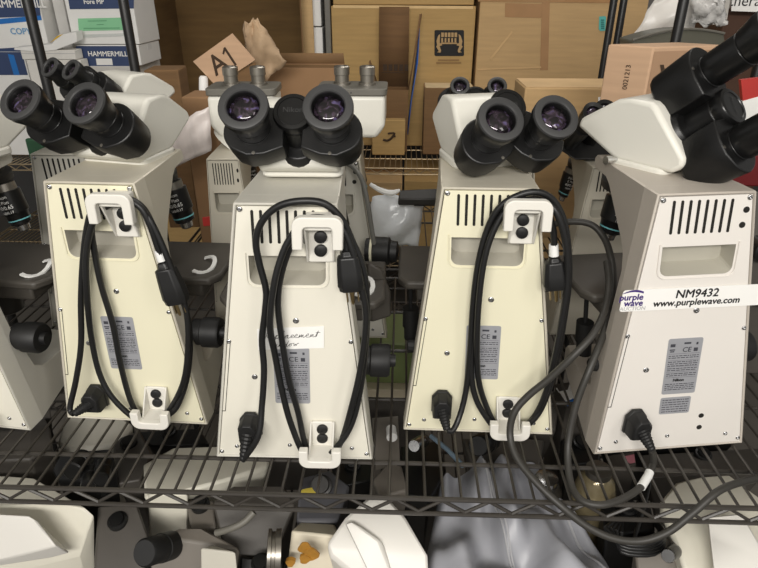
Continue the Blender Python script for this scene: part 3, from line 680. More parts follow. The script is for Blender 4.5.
# logo carton and the one on top of it
t, w_, h_ = carton('tan carton printed with a black square emblem of two movers', 332, 474, 6, 40, YC, .45, zC, card, taped=False)
top_z = zC+h_
front_quad(t, [(333, 8), (473, 9), (473, 6), (333, 5)], YC, mat('pale_edge', '#dcbc88', .8), 'edge_strip')
front_quad(t, [(434.5, 55), (435.5, 56), (463, 56), (464, 55), (464, 31), (463, 30), (435.5, 30), (434.5, 31)], YC, inkb, 'emblem', off=-.0016)
tanp = mat('tan_print', '#b39468', .8, var=.05)
def fig(t, poly_, Y, m, n='emblem_figure'): return front_quad(t, poly_, Y, m, n, off=-.0026)
fig(t, [(441, 44), (457, 44), (457, 42.5), (441, 42.5)], YC, tanp, 'emblem_bar')
for i, (x, w__) in enumerate(((441.2, 2.6), (444.6, 2.4), (447.8, 2.6), (451.2, 2.4), (454.4, 2.6))):
    fig(t, [(x, 37), (x+w__, 37), (x+w__, 32.5), (x, 32.5)], YC, tanp, 'emblem_block'); fig(t, [(x, 42.3), (x+w__*.7, 42.3), (x+w__*.7, 38), (x, 38)], YC, tanp, 'emblem_block')
for sg in (-1, 1):
    cx = 449.3
    P_ = [(9.2, 34), (11.2, 35.5), (13, 41), (12.2, 45), (13.2, 46.5), (10.5, 51), (12.6, 52), (9.0, 52.5), (8.2, 50.5), (9.8, 46), (7.0, 45), (8.0, 43.2), (9.6, 43), (9.6, 38)]
    fig(t, [(cx+sg*x, y) for x, y in P_], YC, tanp)
for y, a, b_ in ((59.5, 438, 459), (62.2, 436, 461)): front_quad(t, [(a, y+1.1), (b_, y+1.1), (b_, y-.4), (a, y-.4)], YC, mat('faded_print', '#8d7048', .8), 'caption_line')
carton('tan carton whose underside edge shows above the emblem carton', 333, 474, 0, 4, YC+.01, .43, top_z+.004, card, zt=top_z+.2, taped=False)
# taped carton
t, w_, h_ = carton('wide tan carton with shiny tape bands and a teal sticker', 477, 640, 0, 50, YC-.02, .45, zC, card2, zt=.88, taped=False)
Y_ = YC-.02
front_quad(t, [(505, 17), (545, 18), (545, 4), (505, 3)], Y_, tape, 'tape_patch')
front_quad(t, [(540, 70), (548, 70), (550, -6), (542, -6)], Y_, tape, 'packing_tape')
front_quad(t, [(478, 1.5), (616, 3), (616, -6), (478, -8)], Y_, tape, 'packing_tape')
front_quad(t, [(490, 58), (491, 60), (513, 32), (511.5, 31)], Y_, mat('board_crease', '#caa878', .8), 'crease', off=-.0016)
front_quad(t, [(541, 68), (477, 70), (477, 68.6), (541, 66.5)], Y_, mat('board_crease', '#caa878', .8), 'crease', off=-.0016)
front_quad(t, [(598.5, 29), (600, 31), (605, 30.5), (606, 17), (604.5, 16), (599, 16.5)], Y_, teal, 'teal_sticker', off=-.002)
front_text(t, 'FRAGILE', 602.5, 23.5, Y_, .014, mat('sticker_ink', '#1d5a58', .6), xd=(0, 0, 1), yd=(-1, 0, 0)) if False else None
for q in range(5):
    l0 = 19.5+q*2.0; front_quad(t, [(600.6, l0+1.2), (604.0, l0+1.2), (604.0, l0), (600.6, l0)], Y_, mat('sticker_ink', '#1d6a66', .6), 'sticker_print', off=-.0028)
# small items in front on rack C
Yq = 2.93
t, w_, h_ = carton('small carton with a printed curved arrow beside the tall open carton', 372, 405, 120, 140, Yq, .054, zC, card, taped=False)
l0 = Vector(t.location)-Vector((0, 0, SH)); pts = [aty(x, y, Yq)-l0 for x, y in ((383, 139.5), (387, 140.5), (391, 138.5), (394, 134.5), (394, 132.8))]
for p in pts: p.y = -.002
MB().tube(pts, .006, 6, sub=4).build('curved_arrow', cink, t)
pts = [aty(x, y, Yq)-l0 for x, y in ((388, 133.5), (393.6, 132.8), (395, 137))]
for p in pts: p.y = -.002
MB().tube(pts, .005, 6).build('arrow_head', cink, t)
t, w_, h_ = carton('tall narrow carton standing open with blue film at its side', 378, 408, 90, 100, 2.99, .10, zC, card3, open_top=True, flaps=(('left', 72, .13), ('back', 91.5, .36)))
b = MB(); b.add([Vector((w_+.004, -.01, h_*.3)), Vector((w_+.004, .09, h_*.4)), Vector((w_+.05, .105, h_+.27)), Vector((w_+.045, .06, h_+.12)), Vector((w_+.02, .0, h_*.9))], [(0, 1, 2, 3, 4)])
b.build('blue_film', bluef, t).modifiers.new('film', 'SOLIDIFY').thickness = .003
b = MB(); b.add([Vector((w_, 0, h_)), Vector((w_, .095, h_)), Vector((w_+.055, .10, h_+.33)), Vector((w_+.045, .05, h_+.33))], [(0, 1, 2, 3)])
b.build('flap', card3, t).modifiers.new('board', 'SOLIDIFY').thickness = .004
pm_ = MB()
for q in range(5):
    MB().box(-w_*.7+q*.026, -w_*.7+q*.026+.019, .0955, .0965, h_+.075, h_+.105).build('stock_print', cink, t)
b = MB(); b.box(-w_*.8, w_*.75, .0955, .0965, h_+.065, h_+.068); b.build('print_rule', cink, t)
t, w_, h_ = carton('small dark-fronted carton with a bright top behind the cream microscope', 424, 473, 88, 110, 2.95, .15, zC, card3)
b = MB(); b.box(-w_+.004, w_-.004,   .004, .146, h_+.0002, h_+.002); b.build('lit_top', mat('lit_board', '#d8c29a', .8), t)  # paler top face: the light falling on it is painted in
# white stacks seen between the cartons
t = wthing('paper_stack', 'narrow stack of white papers between the huge carton and the emblem carton', 'papers', tuple(aty(315, 80, YC)))
xa, xb = aty(309, 30, YC).x, aty(323, 30, YC).x
for q in range(4):
    b = MB(); z0 = zC+.002+q*.19; b.box(xa+.004*q, xb-.003*q, YC+.02, YC+.3, z0, z0+.185); b.build('ream', whitep, t, bevel=.004)
carton('grey upright board standing beside the white paper stack', 325.5, 331, 0, 40, YC-.01, .3, zC, greyp, zt=.75, taped=False, name='board_panel', cat='board')
# rack B
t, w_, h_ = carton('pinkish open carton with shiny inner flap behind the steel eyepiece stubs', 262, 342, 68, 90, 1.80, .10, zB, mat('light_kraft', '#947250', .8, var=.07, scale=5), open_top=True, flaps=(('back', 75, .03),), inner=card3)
YB = 1.62
t, w_, h_ = carton('brown carton with its raised flap marked A1', 214, 262, 92, 110, YB, .16, zB, card3, open_top=True)
l0 = Vector(t.location)-Vector((0, 0, SH)); q = [aty(*p, YB-.01)-l0 for p in ((193, 61.5), (216, 86), (255, 60), (232, 33.5))]
b = MB(); b.loft(q, [p+Vector((0, .005, 0)) for p in q]); b.build('marked_flap', cardp, t)
w0 = (q[0]+q[1]+q[2]+q[3])/4; xd = (q[2]-q[1]).normalized(); yd = (q[3]-q[2])
yv = Vector((-xd.z, 0, xd.x)); text('A', .068, cink, t, w0-xd*.018+Vector((0, -.001, 0)), xd, yv, bold=.0006)
one = [(-.003, -.0245), (.003, -.0245), (.003, .0245), (-.002, .0245), (-.013, .015), (-.011, .011), (-.003, .017)]
b = MB(); o1 = w0+xd*.020+Vector((0, -.0012, 0)); b.loft([o1+xd*x+yv*z for x, z in one], [o1+xd*x+yv*z+Vector((0, .0004, 0)) for x, z in one]); b.build('lettering', cink, t)
b = MB(); q2 = [aty(*p, YB)-l0 for p in ((213, 88), (243, 98), (262, 92), (255, 62))]; b.loft(q2, [p+Vector((0, .005, 0)) for p in q2]); b.build('flap', card3, t)
# crumpled packing paper
def crumple(name, label, cat, px, Y, m, amp, seed, n=14, base_z=None, thick=.002, dome=.05):
    """a sheet between four picture corners (tl, tr, br, bl), folded and crumpled"""
    c = [aty(*p[:2], p[2] if len(p) > 2 else Y) for p in px]; rnd = random.Random(seed); b = MB(); vs = []
    ph_ = [rnd.uniform(0, 6) for _ in range(8)]
    for j in range(n+1):
        for i in range(n+1):
            u = i/n; v = j/n; p = (c[0]*(1-u)+c[1]*u)*(1-v)+(c[3]*(1-u)+c[2]*u)*v
            d = math.sin(u*9+ph_[0]+2*math.sin(v*5+ph_[1]))+.7*math.sin(v*11+ph_[2]+u*4)+.5*math.sin((u+v)*17+ph_[3])+rnd.uniform(-.5, .5)
            vs.append(p+Vector((rnd.uniform(-.2, .2)*amp, -dome*math.sin(math.pi*u)*math.sin(math.pi*v)-amp*d*.6, rnd.uniform(-.3, .3)*amp+amp*.4*math.sin(u*14+ph_[4]))))
    b.add(vs, [(j*(n+1)+i, j*(n+1)+i+1, (j+1)*(n+1)+i+1, (j+1)*(n+1)+i) for j in range(n) for i in range(n)])
    o = b.build(name, m, None, smooth=60, normals=False); o.modifiers.new('sheet', 'SOLIDIFY').thickness = thick
    if label: tag(o, label, cat)
    return o
crumple('packing_paper', 'crumpled strip of kraft packing paper rising beside the A1 flap', 'paper', [(243, 24), (257, 18), (287, 62), (252, 92)], 1.70, kraft, .010, 2, dome=.03)
YB2 = 1.50
carton('plain brown carton behind the rightmost slope of the cream head by the paper cartons', 148, 181, 70, 95, 1.66, .10, zB, card3, taped=False, rz=.1)
carton('low brown carton beside the white plastic bag', 183, 214, 97, 112, 1.46, .10, zB, mat('light_kraft', '#947250', .8), taped=False)
b = MB(); p = [aty(*q) for q in ((184, 124, 1.46), (208, 108, 1.5), (211, 138, 1.5), (178, 162, 1.46))]; 
crumple('plastic_bag', 'white plastic bag with faint pink stripes between two microscopes', 'bag', [(166, 128), (210, 106), (212, 150), (150, 178)], 1.30, mat('white_bag', '#e3d9d4', .35, var=.12, scale=9, stretch=(6, 1, 1)), .004, 5, n=10, dome=.01)
t = wthing('white_bottle', 'small white bottle cap standing before the A1 carton', 'bottle', tuple(aty(205, 98, 1.60)))
p = aty(204, 98, 1.60); MB().lathe((p.x, 1.60, zB), (0, 0, 1), [(0, .016), (p.z-zB-.03, .016), (p.z-zB, .012)], 16).build('bottle_body', whitep, t)
MB().lathe((p.x, 1.60, p.z), (.1, 0, 1), [(0, .013), (.05, .011), (.055, .008)], 16).build('cap', whitep, t)
# long carton with a bright top behind the third and fourth microscopes
t, w_, h_ = carton('low tan carton with a bright top behind the black eyepieces', 524, 640, 88, 100, 1.62, .16, zB, card2, taped=False)
b = MB(); b.box(-w_+.003, w_-.003, .003, .157, h_+.0002, h_+.0016); b.build('lit_top', mat('lit_kraft', '#cfae80', .8), t)  # lit top painted as a brighter layer over the carton
front_quad(t, [(598, 101), (608, 100), (608, 96), (598, 97)], 1.62, whitep, 'paper_label', off=-.003)
# rotated carton marked with an upside-down A
Yk = 1.235
pc = aty(654, 47, Yk)
t = thing('cardboard_box', 'pinkish carton printed with a large upside-down letter A', 'box', (pc.x, Yk, .0035), 0)
h_ = pc.z-.0035
aL, aR = R(180-38), R(17)
dl = Vector((math.cos(aL), math.sin(aL), 0)); dr = Vector((math.cos(aR), math.sin(aR), 0))
fp = [Vector(), dr*.16, dr*.16+dl*.088, dl*.088]
b = MB(); b.loft(fp, [p+Vector((0, 0, h_)) for p in fp]); b.build('carton_body', cardp, t, bevel=.003)
n_r = Vector((dr.y, -dr.x, 0)); n_l = Vector((-dl.y, dl.x, 0))
b = MB(); q = [n_r*.0012+dr*.002, n_r*.0012+dr*.158, n_r*.0012+dr*.158+Vector((0, 0, h_-.008)), n_r*.0012+dr*.002+Vector((0, 0, h_-.008))]
b.add(q, [(0, 1, 2, 3)]); b.build('shaded_side', mat('shaded_kraft', '#a8876a', .85, var=.07, scale=6), t)  # darker layer over this face, its shade put into the colour
text('A', .078, cink, t, n_r*.0022+dr*.046+Vector((0, 0, h_-.056)), -dr, (0, 0, -1), bold=.0004)
text('1', .078, cink, t, n_r*.0022+dr*.084+Vector((0, 0, h_-.056)), -dr, (0, 0, -1), bold=.0004)
text('0021213', .0135, cink, t, n_l*.0016+dl*.040+Vector((0, 0, h_-.058)), (0, 0, 1), dl, bold=.0001)
# bags, tray, frames at the far corner
crumple('plastic_bag', 'big white plastic bag bulging behind the rack post', 'bag', [(662, -12), (706, -12), (690, 41), (630, 41)], 1.755, mat('white_poly', '#dcd8d2', .3, var=.06, bump=.2, bscale=15), .006, 8, dome=.03)
crumple('bubble_wrap', 'crinkled clear bubble wrap hanging beside the rack post', 'wrap', [(690, -10), (722, -10), (727, 26), (692, 24)], 1.70, bubble, .010, 9, n=18, dome=.03)
t = wthing('plastic_tray', 'dark olive plastic tray lying on the pinkish carton', 'tray', tuple(aty(680, 44, 1.66)))
pts = []
for k in range(9):
    a = k/8; pts.append(aty(632+92*a, 41-9*math.sin(a*math.pi*.9)-4*a, 1.60+.04*a))
lo = [p+Vector((0, -.03, -.035)) for p in pts]
b = MB(); b.rings([[p, p+Vector((0, .1, .0)), q+Vector((0, .1, 0)), q] for p, q in zip(pts, lo)]); b.build('tray_body', mat('olive_grey', '#55544a', .45, var=.06), t, bevel=.003)
MB().tube([p+Vector((0, -.002, .002)) for p in pts], .003, 6).build('rim', greyp, t)
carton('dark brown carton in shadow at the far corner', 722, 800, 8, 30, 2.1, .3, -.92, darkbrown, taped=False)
t, w_, h_ = carton('framed white print leaning behind the bubble wrap', 700, 729, -20, 15, 2.0, .02, .57, mat('frame_grey', '#77726b', .6), zt=.66, taped=False, name='picture_frame', cat='picture')
front_quad(t, [(702, 24), (726, 25), (732, -14), (704, -14)], 2.0, mat('dull_paper', '#b9b5ae', .7), 'print_sheet')
t, w_, h_ = carton('white sign panel with a line of dark lettering, cut by the picture top', 730, 800, -30, 6, 2.05, .02, .62, mat('frame_light', '#cfcac2', .6), zt=.70, taped=False, name='sign_panel', cat='sign')
front_quad(t, [(731, 11), (790, 13), (790, -20), (733, -20)], 2.05, whitep, 'sign_face')
front_text(t, 'therapy', 752, 1.0, 2.05, .045, inkb)
t, w_, h_ = carton('grey cabinet standing in the gap behind the far posts', 617, 668, 0, 25, 3.70, .36, -.92, mat('cabinet_grey', '#6f6c69', .6), zt=.8, taped=False, name='storage_cabinet', cat='cabinet')
# left: white and navy copy-paper cartons
def paper_carton(label, px0, px1, pyt, pyb, Y, bands, texts, dep=.25, zt=None):
    x0 = aty(px0, (max(pyt, 0)+pyb)/2, Y).x; x1 = aty(px1, (max(pyt, 0)+pyb)/2, Y).x
    za = aty((px0+px1)/2, pyb, Y).z+.003; zb_ = aty((px0+px1)/2, pyt, Y).z if zt is None else zt
    t = thing('copy_paper_carton', label, 'box', ((x0+x1)/2, Y, za), 0)
    hw_ = (x1-x0)/2; b = MB(); b.box(-hw_, hw_, 0, dep, 0, zb_-za); b.build('carton_body', whitep, t, bevel=.003)
    for (q, m, nm) in bands: front_quad(t, q, Y, m, nm)
    for (s_, px, py, sz, m, bo) in texts: front_text(t, s_, px, py, Y, sz, m, bold=bo)
    b = MB(); b.box(-hw_-.0008, hw_+.0008, dep*.4, dep*.6, (zb_-za)-.03, (zb_-za)+.0008); b.build('packing_tape', tagm, t)
    return t, za
Yp = 2.83
lowp = carton('long plain white carton supporting the navy paper cartons', 42, 138, 66, 80, Yp-.005, .3, zC, mat('dull_white', '#c9c6c0', .7), taped=False)
# the supporting rack shelf
zt_low = zC+lowp[2]
pA, zA = paper_carton('navy-lidded paper carton standing behind the slim post, its dark front lettered in white', 78, 140, 45, 66, Yp, [([(78, 66), (139, 66), (136, 46), (76, 46)], navy, 'navy_front'), ([(97, 65), (113, 65), (112, 58.5), (96, 58.5)], whitep, 'handle_tag')], [('HAMMERMILL', 108, 54, .030, whitep, .0006)])
pB, zBp = paper_carton('white paper carton with a pale green label, topmost between the two slim posts', 69, 136, -14, 45, Yp, [([(70, 9.2), (134, 8.5), (134, -14), (66, -14)], navy, 'navy_lid'), ([(79, 31), (125, 30), (124, 17.5), (78, 18.5)], green_l, 'green_label'), ([(84, 37.5), (124, 36), (124, 33.2), (84, 34.5)], mat('silver_tape', '#d2d6d2', .5), 'tape_strip')], [('Fore MP', 94, 1.8, .026, whitep, .0006)])
for q, (a, b_) in enumerate(((88, 107), (97, 104), (84, 120))): front_quad(pB, [(a, 21.3+q*3.6), (b_, 21.0+q*3.6), (b_, 20.4+q*3.6), (a, 20.7+q*3.6)], Yp, mat('label_pen', '#5a9a72', .7), 'label_writing', off=-.0026)
pC, zc_ = paper_carton('paper carton with navy top and bright blue stripe at the picture edge', -12, 44, -14, 50, Yp+.02, [([(-8, 18), (41, 16), (37, -14), (-12, -14)], navy, 'navy_front'), ([(-8, 25), (42, 20), (41, 15.5), (-9, 19.5)], blue, 'blue_stripe')], [('HAMMERMILL', 17, 4.2, .043, whitep, .0008), ('COPY', 21, 31.5, .036, mat('pale_blue_print', '#7aa6cc', .6), .001)])
front_quad(pC, [(-10, 52), (27, 52), (24, 47), (-10, 49)], Yp+.02, navy, 'navy_front')
pD, _z = paper_carton('navy-fronted carton under the blue-striped paper carton', -14, 36, 51.8, 155.5, Yp+.01, [([(-10, 75), (28, 75), (22, 52), (-12, 52)], navy, 'navy_front'), ([(14, 75), (20, 75), (14, 55), (8, 54)], blue, 'blue_corner')], [])
carton('plain white carton between the two kinds of navy paper cartons', 56, 67, -14, 20, Yp+.1, .15, zt_low, mat('cool_white', '#dcdad6', .7), zt=.74, taped=False)
t = wthing('blue_carton_edge', 'blue and white carton edge beside the second slim post', 'box', tuple(aty(146, 66, Yp+.262)))
b = MB(); q = [aty(*p, Yp+.262) for p in ((139, 68), (148, 68), (140, -14), (128, -14))]; b.loft(q, [p+Vector((.0, .02, 0)) for p in q]); b.build('carton_body', navy, t)
b = MB(); q = [aty(*p, Yp+.258) for p in ((146, 66), (149, 66), (143, -14), (140, -14))]; b.loft(q, [p+Vector((0, .002, 0)) for p in q]); b.build('white_edge', whitep, t)
for i, (px, lab) in enumerate((([(14, 48), (52, 44), (58, 35), (76, 32), (77, 42), (56, 50), (40, 52), (14, 50)], 'white padded envelope with a yellow edge lying on flat cartons'), )):
    q = [aty(*p, 2.745) for p in px]; b = MB(); b.loft(q, [p+Vector((0, .06, .004)) for p in q]); o = b.build('padded_envelope', whitep, None, bevel=.002); tag(o, lab, 'envelope')
    q = [aty(*p, 2.742) for p in ((50, 43), (57, 36), (63, 34), (56, 39))]; b = MB(); b.loft(q, [p+Vector((0, .002, 0)) for p in q]); e = b.build('yellow_edge', mat('yellow_print', '#d9b23c', .6), o); e.location.z = 0
for px0, px1, a, b_, lab in ((20, 74, 50, 60, 'flat white carton directly under the padded envelope'), (26, 80, 60, 76, 'flat white carton at the bottom under the padded envelope')):
    x0 = aty(px0, a, 2.75).x; x1 = aty(px1, a, 2.75).x; z1 = aty(50, a, 2.75).z; z0 = aty(50, b_, 2.75).z+.0015 if b_ < 70 else zC
    t = thing('flat_carton', lab, 'box', ((x0+x1)/2, 2.75, z0)); b = MB(); b.box(-(x1-x0)/2, (x1-x0)/2, 0, .07, 0, z1-z0); b.build('carton_body', mat('dull_white2', '#e2dfd8', .7), t, bevel=.003)
    b = MB(); b.box(-(x1-x0)/2, (x1-x0)/2, -.0012, 0, (z1-z0)*.62, (z1-z0)*.62+.002); b.build('lid_edge', greyink, t)

for q, (a, b_, tp, lab) in enumerate(((336, 402, 182, 'tan carton low on the farthest rack, under the arrow-printed carton'), (404, 470, 181, 'tan carton low on the farthest rack, behind the black bracket'), (530, 600, 176, 'tan carton low on the farthest rack, beside the smooth pale column'), (150, 235, 176, 'tan carton low on the farthest rack, behind the striped plastic bag'))):
    carton(lab, a, b_, tp, 200, 2.76, .4, -.5955, card if q % 2 else card2)
# ================================================================== small stock on the instrument shelf
crumple('polythene_bag', 'clear polythene bag stuffed between the two middle microscopes', 'bag', [(372, 196), (424, 193), (418, 246), (366, 246)], 1.262, poly, .006, 11, n=14, dome=.03)
t = wthing('grey_cord', 'grey cable curving down from the two-tube microscope head', 'cord', tuple(aty(372, 245, 1.0)))
MB().tube([aty(*p) for p in ((346, 163, 1.02), (354, 168, 1.0), (362, 180, .98), (367, 200, .97), (371, 225, .97), (375, 250, .97))], .0042, 8, sub=5).build('cable', mat('mid_grey_cord', '#6a6964', .5), t)
t = wthing('metal_bracket', 'black flat bracket with a pale lever lying across between the middle microscopes', 'bracket', tuple(aty(420, 196, 1.25)))
b = MB(); q = [aty(*p) for p in ((400, 190, 1.215), (445, 188, 1.215), (445, 199, 1.195), (398, 199, 1.195))]; b.loft(q, [p+Vector((0, 0, -.014)) for p in q]); b.build('bracket_bar', darkm, t, bevel=.002)
b = MB(); q = [aty(*p) for p in ((414, 199, 1.20), (436, 199, 1.20), (436, 206, 1.20), (414, 206, 1.20))]; b.loft(q, [p+Vector((0, .03, 0)) for p in q]); b.build('bracket_block', black, t)
MB().tube([aty(*p) for p in ((370, 184, 1.2), (380, 190, 1.2), (391, 193, 1.2), (400, 190, 1.2))], [.004, .006, .007, .003], 8, sub=3).build('lever', tagm, t)
o = MB().hull([aty(*p) for p in ((202, 217, 1.262), (211, 216, 1.262), (212, 226, 1.262), (203, 227, 1.262), (203, 218, 1.272), (212, 217, 1.272))]).build('red_packet', red, None, bevel=.002); tag(o, 'small red packet behind the microscope stage', 'packet')
t, w_, h_ = carton('dark green carton behind the first cream microscope', 27, 44, 139, 150, 1.262, .012, .005, greendark, taped=False)
t = wthing('paper_packet', 'white and red printed packet at the right-hand picture edge', 'packet', tuple(aty(748, 120, 1.2)))
q = [aty(*p) for p in ((741, 80, 1.2), (775, 76, 1.2), (775, 104, 1.2), (743, 101, 1.2))]; b = MB(); b.loft(q, [p+Vector((0, .01, 0)) for p in q]); b.build('printed_top', red, t)
q = [aty(*p) for p in ((743, 101, 1.199), (775, 92, 1.199), (775, 130, 1.199), (736, 130, 1.199))]; b = MB(); b.loft(q, [p+Vector((0, .01, 0)) for p in q]); b.build('paper_sheet', whitep, t)
b = MB(); p0 = aty(744, 186, 1.22); p1 = aty(744, 140, 1.22); b.box(p1.x-.01, p1.x+.1, 1.215, 1.26, p0.z, p1.z); o = b.build('red_case', dred, None, bevel=.004); tag(o, 'dark red case behind the stickered microscope', 'case')
# ================================================================== pile on the lower shelf
ZL = -.397
def pile(name, label, cat, pts, m, ground=True, bevel=.004, extra=(), group=None, shrink=.45, smooth=35):
    P_ = [aty(*p) for p in pts]; c = sum(P_, Vector())/len(P_); base = Vector((c.x, c.y, ZL))
    t = wthing(name, label, cat, tuple(base), group); G = []
    if ground: G = [Vector((c.x+(p.x-c.x)*shrink, c.y+(p.y-c.y)*shrink, ZL)) for p in P_]
    MB().hull(P_+G).build('body', m, t, bevel=bevel, smooth=smooth)
    return t
def tube_px(t, name, pts, r, m, n=10, sub=4): return MB().tube([aty(*p) for p in pts], r, n, sub=sub).build(name, m, t, smooth=60)
def cyl_px(t, name, a, b, r, m, r1=None, n=24):
    A = aty(*a); B = aty(*b); L_ = (B-A).length; r1 = r1 or r
    return MB().lathe(A, B-A, [(0, r*.86), (L_*.06, r), (L_*.55, r), (L_*.57, r1*1.06), (L_*.96, r1*1.06), (L_, r1*.9)], n).build(name, m, t, smooth=35)
offw = mat('offwhite_plastic', '#d9d5c6', .4, var=.03, scale=8)
offw2 = mat('white_plastic', '#dad7d0', .38, var=.02, scale=8)
dimw = mat('pale_grey_plastic', '#c2beb2', .45, var=.05, scale=8)
char = mat('charcoal_plastic', '#4a4641', .5, var=.12, scale=10)
taupe = mat('taupe_paint', '#6d675f', .5, var=.08, scale=10)
slate = mat('slate_plastic', '#56565a', .45, var=.08, scale=10)
t = pile('microscope_housing', 'white faceted microscope housing lying under the shelf edge at the picture corner', 'microscope part', [(-40, 508, .70), (62, 504, .70), (84, 507, .70), (94, 516, .69), (88, 530, .68), (80, 556, .665), (55, 562, .66), (-40, 585, .64), (5, 476, .78), (-40, 476, .78), (34, 478, .77)], offw, bevel=.008, shrink=.5)
b = MB().hull([aty(*p) for p in ((-40, 512, .655), (28, 515, .655), (36, 520, .65), (56, 546, .63), (70, 553, .65), (50, 558, .64), (-40, 572, .62), (20, 540, .66))]); b.build('raised_facet', offw2, t, bevel=.004)
t = pile('instrument_plinth', 'dark microscope base lying at the picture edge under the pale foot', 'microscope part', [(-20, 432, .86), (30, 430, .86), (50, 428, .88), (52, 446, .84), (30, 460, .80), (-20, 462, .80), (-20, 425, .92), (45, 418, .95)], char)
t = pile('arm_casting', 'pale grey cast arm glimpsed under the first cream microscope', 'microscope part', [(56, 443, .93), (66, 412, 1.0), (108, 408, 1.02), (135, 425, .98), (118, 446, .91), (70, 452, .90)], dimw, bevel=.01)
t = pile('objective_turret', 'black objective turret with ringed lenses under the wires', 'microscope part', [(62, 452, .80), (112, 448, .80), (118, 470, .79), (100, 482, .765), (58, 482, .765), (52, 470, .79)], black)
for i, (a, b_, r) in enumerate((((72, 472, .72), (84, 458, .76), .017), ((101, 480, .70), (104, 464, .74), .013), ((88, 486, .70), (92, 470, .74), .012))):
    o = cyl_px(t, 'objective', a, b_, r, blacks)
    A = aty(*a); d = (aty(*b_)-A).normalized(); MB().lathe(A+d*.008, d, [(0, r*1.07), (.0015, r*1.07)], 20).build('colour_ring', band_t, o)
t = pile('microscope_casting', 'off-white microscope body lying on its side behind the front truss', 'microscope part', [(142, 464, .84), (170, 448, .90), (230, 446, .92), (272, 456, .88), (268, 468, .85), (222, 481, .79), (160, 498, .745), (143, 498, .745)], offw, bevel=.008)
b = MB().hull([aty(*p) for p in ((148, 494, .745), (188, 494, .745), (188, 550, .735), (150, 550, .735), (150, 494, .80), (186, 494, .80))]); b.build('column', offw, t, bevel=.004)
t = pile('focus_unit', 'taupe focus block with a round black knob, below the front truss', 'microscope part', [(166, 537, .66), (178, 528, .68), (205, 528, .68), (240, 548, .655), (236, 580, .63), (150, 585, .62), (150, 560, .64)], taupe)
o = cyl_px(t, 'focus_knob', (144, 553, .605), (172, 545, .66), .021, rub)
b = MB().hull([aty(*p) for p in ((200, 548, .63), (236, 552, .63), (240, 590, .61), (200, 590, .61), (215, 545, .65))]); b.build('pale_cover', dimw, t, bevel=.003)
t = pile('charcoal_tray', 'large charcoal tray tilted under the shelf, its rim curved', 'tray', [(212, 503, .73), (232, 486, .78), (285, 486, .78), (296, 505, .74), (272, 560, .67), (225, 555, .67)], char)
tube_px(t, 'rim', [(216, 533, .655), (232, 528, .655), (244, 522, .66), (254, 512, .67)], .0055, greyp)
t = pile('stained_block', 'cream instrument block with amber stains on its face', 'microscope part', [(291, 531, .655), (340, 536, .65), (345, 590, .615), (284, 590, .615), (300, 522, .70), (335, 524, .70)], mat('cream_block', '#d8cfba', .5, var=.05), shrink=.45)
nrm = Vector((0, -.0012, .0008))
for i, (px, py, r) in enumerate(((305, 547, .0075), (311, 553, .0085), (305, 557, .006), (291, 560, .005))):
    c = [aty(px+r*900*math.cos(a)*(1+.2*math.sin(3*a+i)), py+r*700*math.sin(a), .62) for a in [k*math.pi/8 for k in range(16)]]
    X_, Y_, Z_ = ray(px, py)
    MB().loft([Vector((p.x, p.y-.002-.0015*i, p.z)) for p in c], c).build('amber_stain', amber, t)
o = MB().lathe(aty(281, 552, .63), (-1, -.15, .1), [(0, .034), (.008, .034), (.009, .030), (.014, .030), (.015, .034), (.020, .034), (.021, .028)], 28).build('flange_ring', steel, t, smooth=35)
t = pile('microscope_housing', 'white faceted cover with a sharp ridge, middle of the lower shelf front', 'microscope part', [(372, 494, .72), (386, 496, .72), (345, 518, .665), (326, 545, .63), (330, 556, .62), (372, 590, .59), (430, 590, .59), (429, 556, .62), (408, 520, .665)], offw2, bevel=.007, shrink=.45)
b = MB().hull([aty(*p) for p in ((343, 523, .65), (352, 519, .655), (380, 540, .63), (394, 575, .60), (375, 590, .585), (385, 545, .635))]); b.build('ridge', offw2, t, bevel=.005)
t = pile('lamp_housing', 'slate lamp housing with slanting faces behind the front truss', 'lamp', [(300, 478, .80), (330, 470, .83), (350, 486, .79), (338, 520, .71), (318, 535, .69), (296, 520, .70)], slate)
b = MB().lathe(aty(322, 486, .76), (0, -.5, .6), [(0, .018), (.012, .018), (.013, .014), (.03, .014)], 20); b.build('socket', darkm, t)
o = MB().hull([aty(*p) for p in ((300, 490, .74), (318, 486, .74), (316, 494, .73), (302, 497, .73))]).build('yellow_filter', mat('yellow_green', '#a8973a', .35, var=.2), t)
t = pile('viewing_unit', 'taupe and white binocular head between the two middle microscopes, below the wires', 'microscope part', [(372, 480, .80), (388, 462, .84), (402, 466, .84), (408, 490, .77), (380, 498, .75)], taupe)
o = cyl_px(t, 'white_sleeve', (391, 428, .93), (392, 438, .90), .010, whitep)
b = MB().hull([aty(*p) for p in ((372, 418, 1.0), (398, 416, 1.0), (400, 465, .86), (376, 470, .85))]); b.build('column', taupe, t)
t = pile('lens_cylinder', 'black tube with a white flange under the second cream microscope', 'microscope part', [(400, 446, .93), (440, 440, .95), (446, 470, .86), (430, 498, .77), (402, 496, .77)], black)
cyl_px(t, 'flange', (414, 446, .86), (424, 440, .92), .012, chrome)
MB().tube([aty(431, 436, .90), aty(448, 450, .86), aty(463, 466, .82)], .0045, 10).build('blue_rod', mat('blue_grey_rod', '#7f93a3', .3, .4), t)
t = pile('instrument_plinth', 'brown-black microscope base beneath the cream microscope with the lone label', 'microscope part', [(462, 438, .95), (500, 436, .95), (545, 440, .93), (540, 465, .86), (470, 462, .87)], char)
cyl_px(t, 'bearing', (478, 446, .86), (490, 440, .92), .02, blacks)
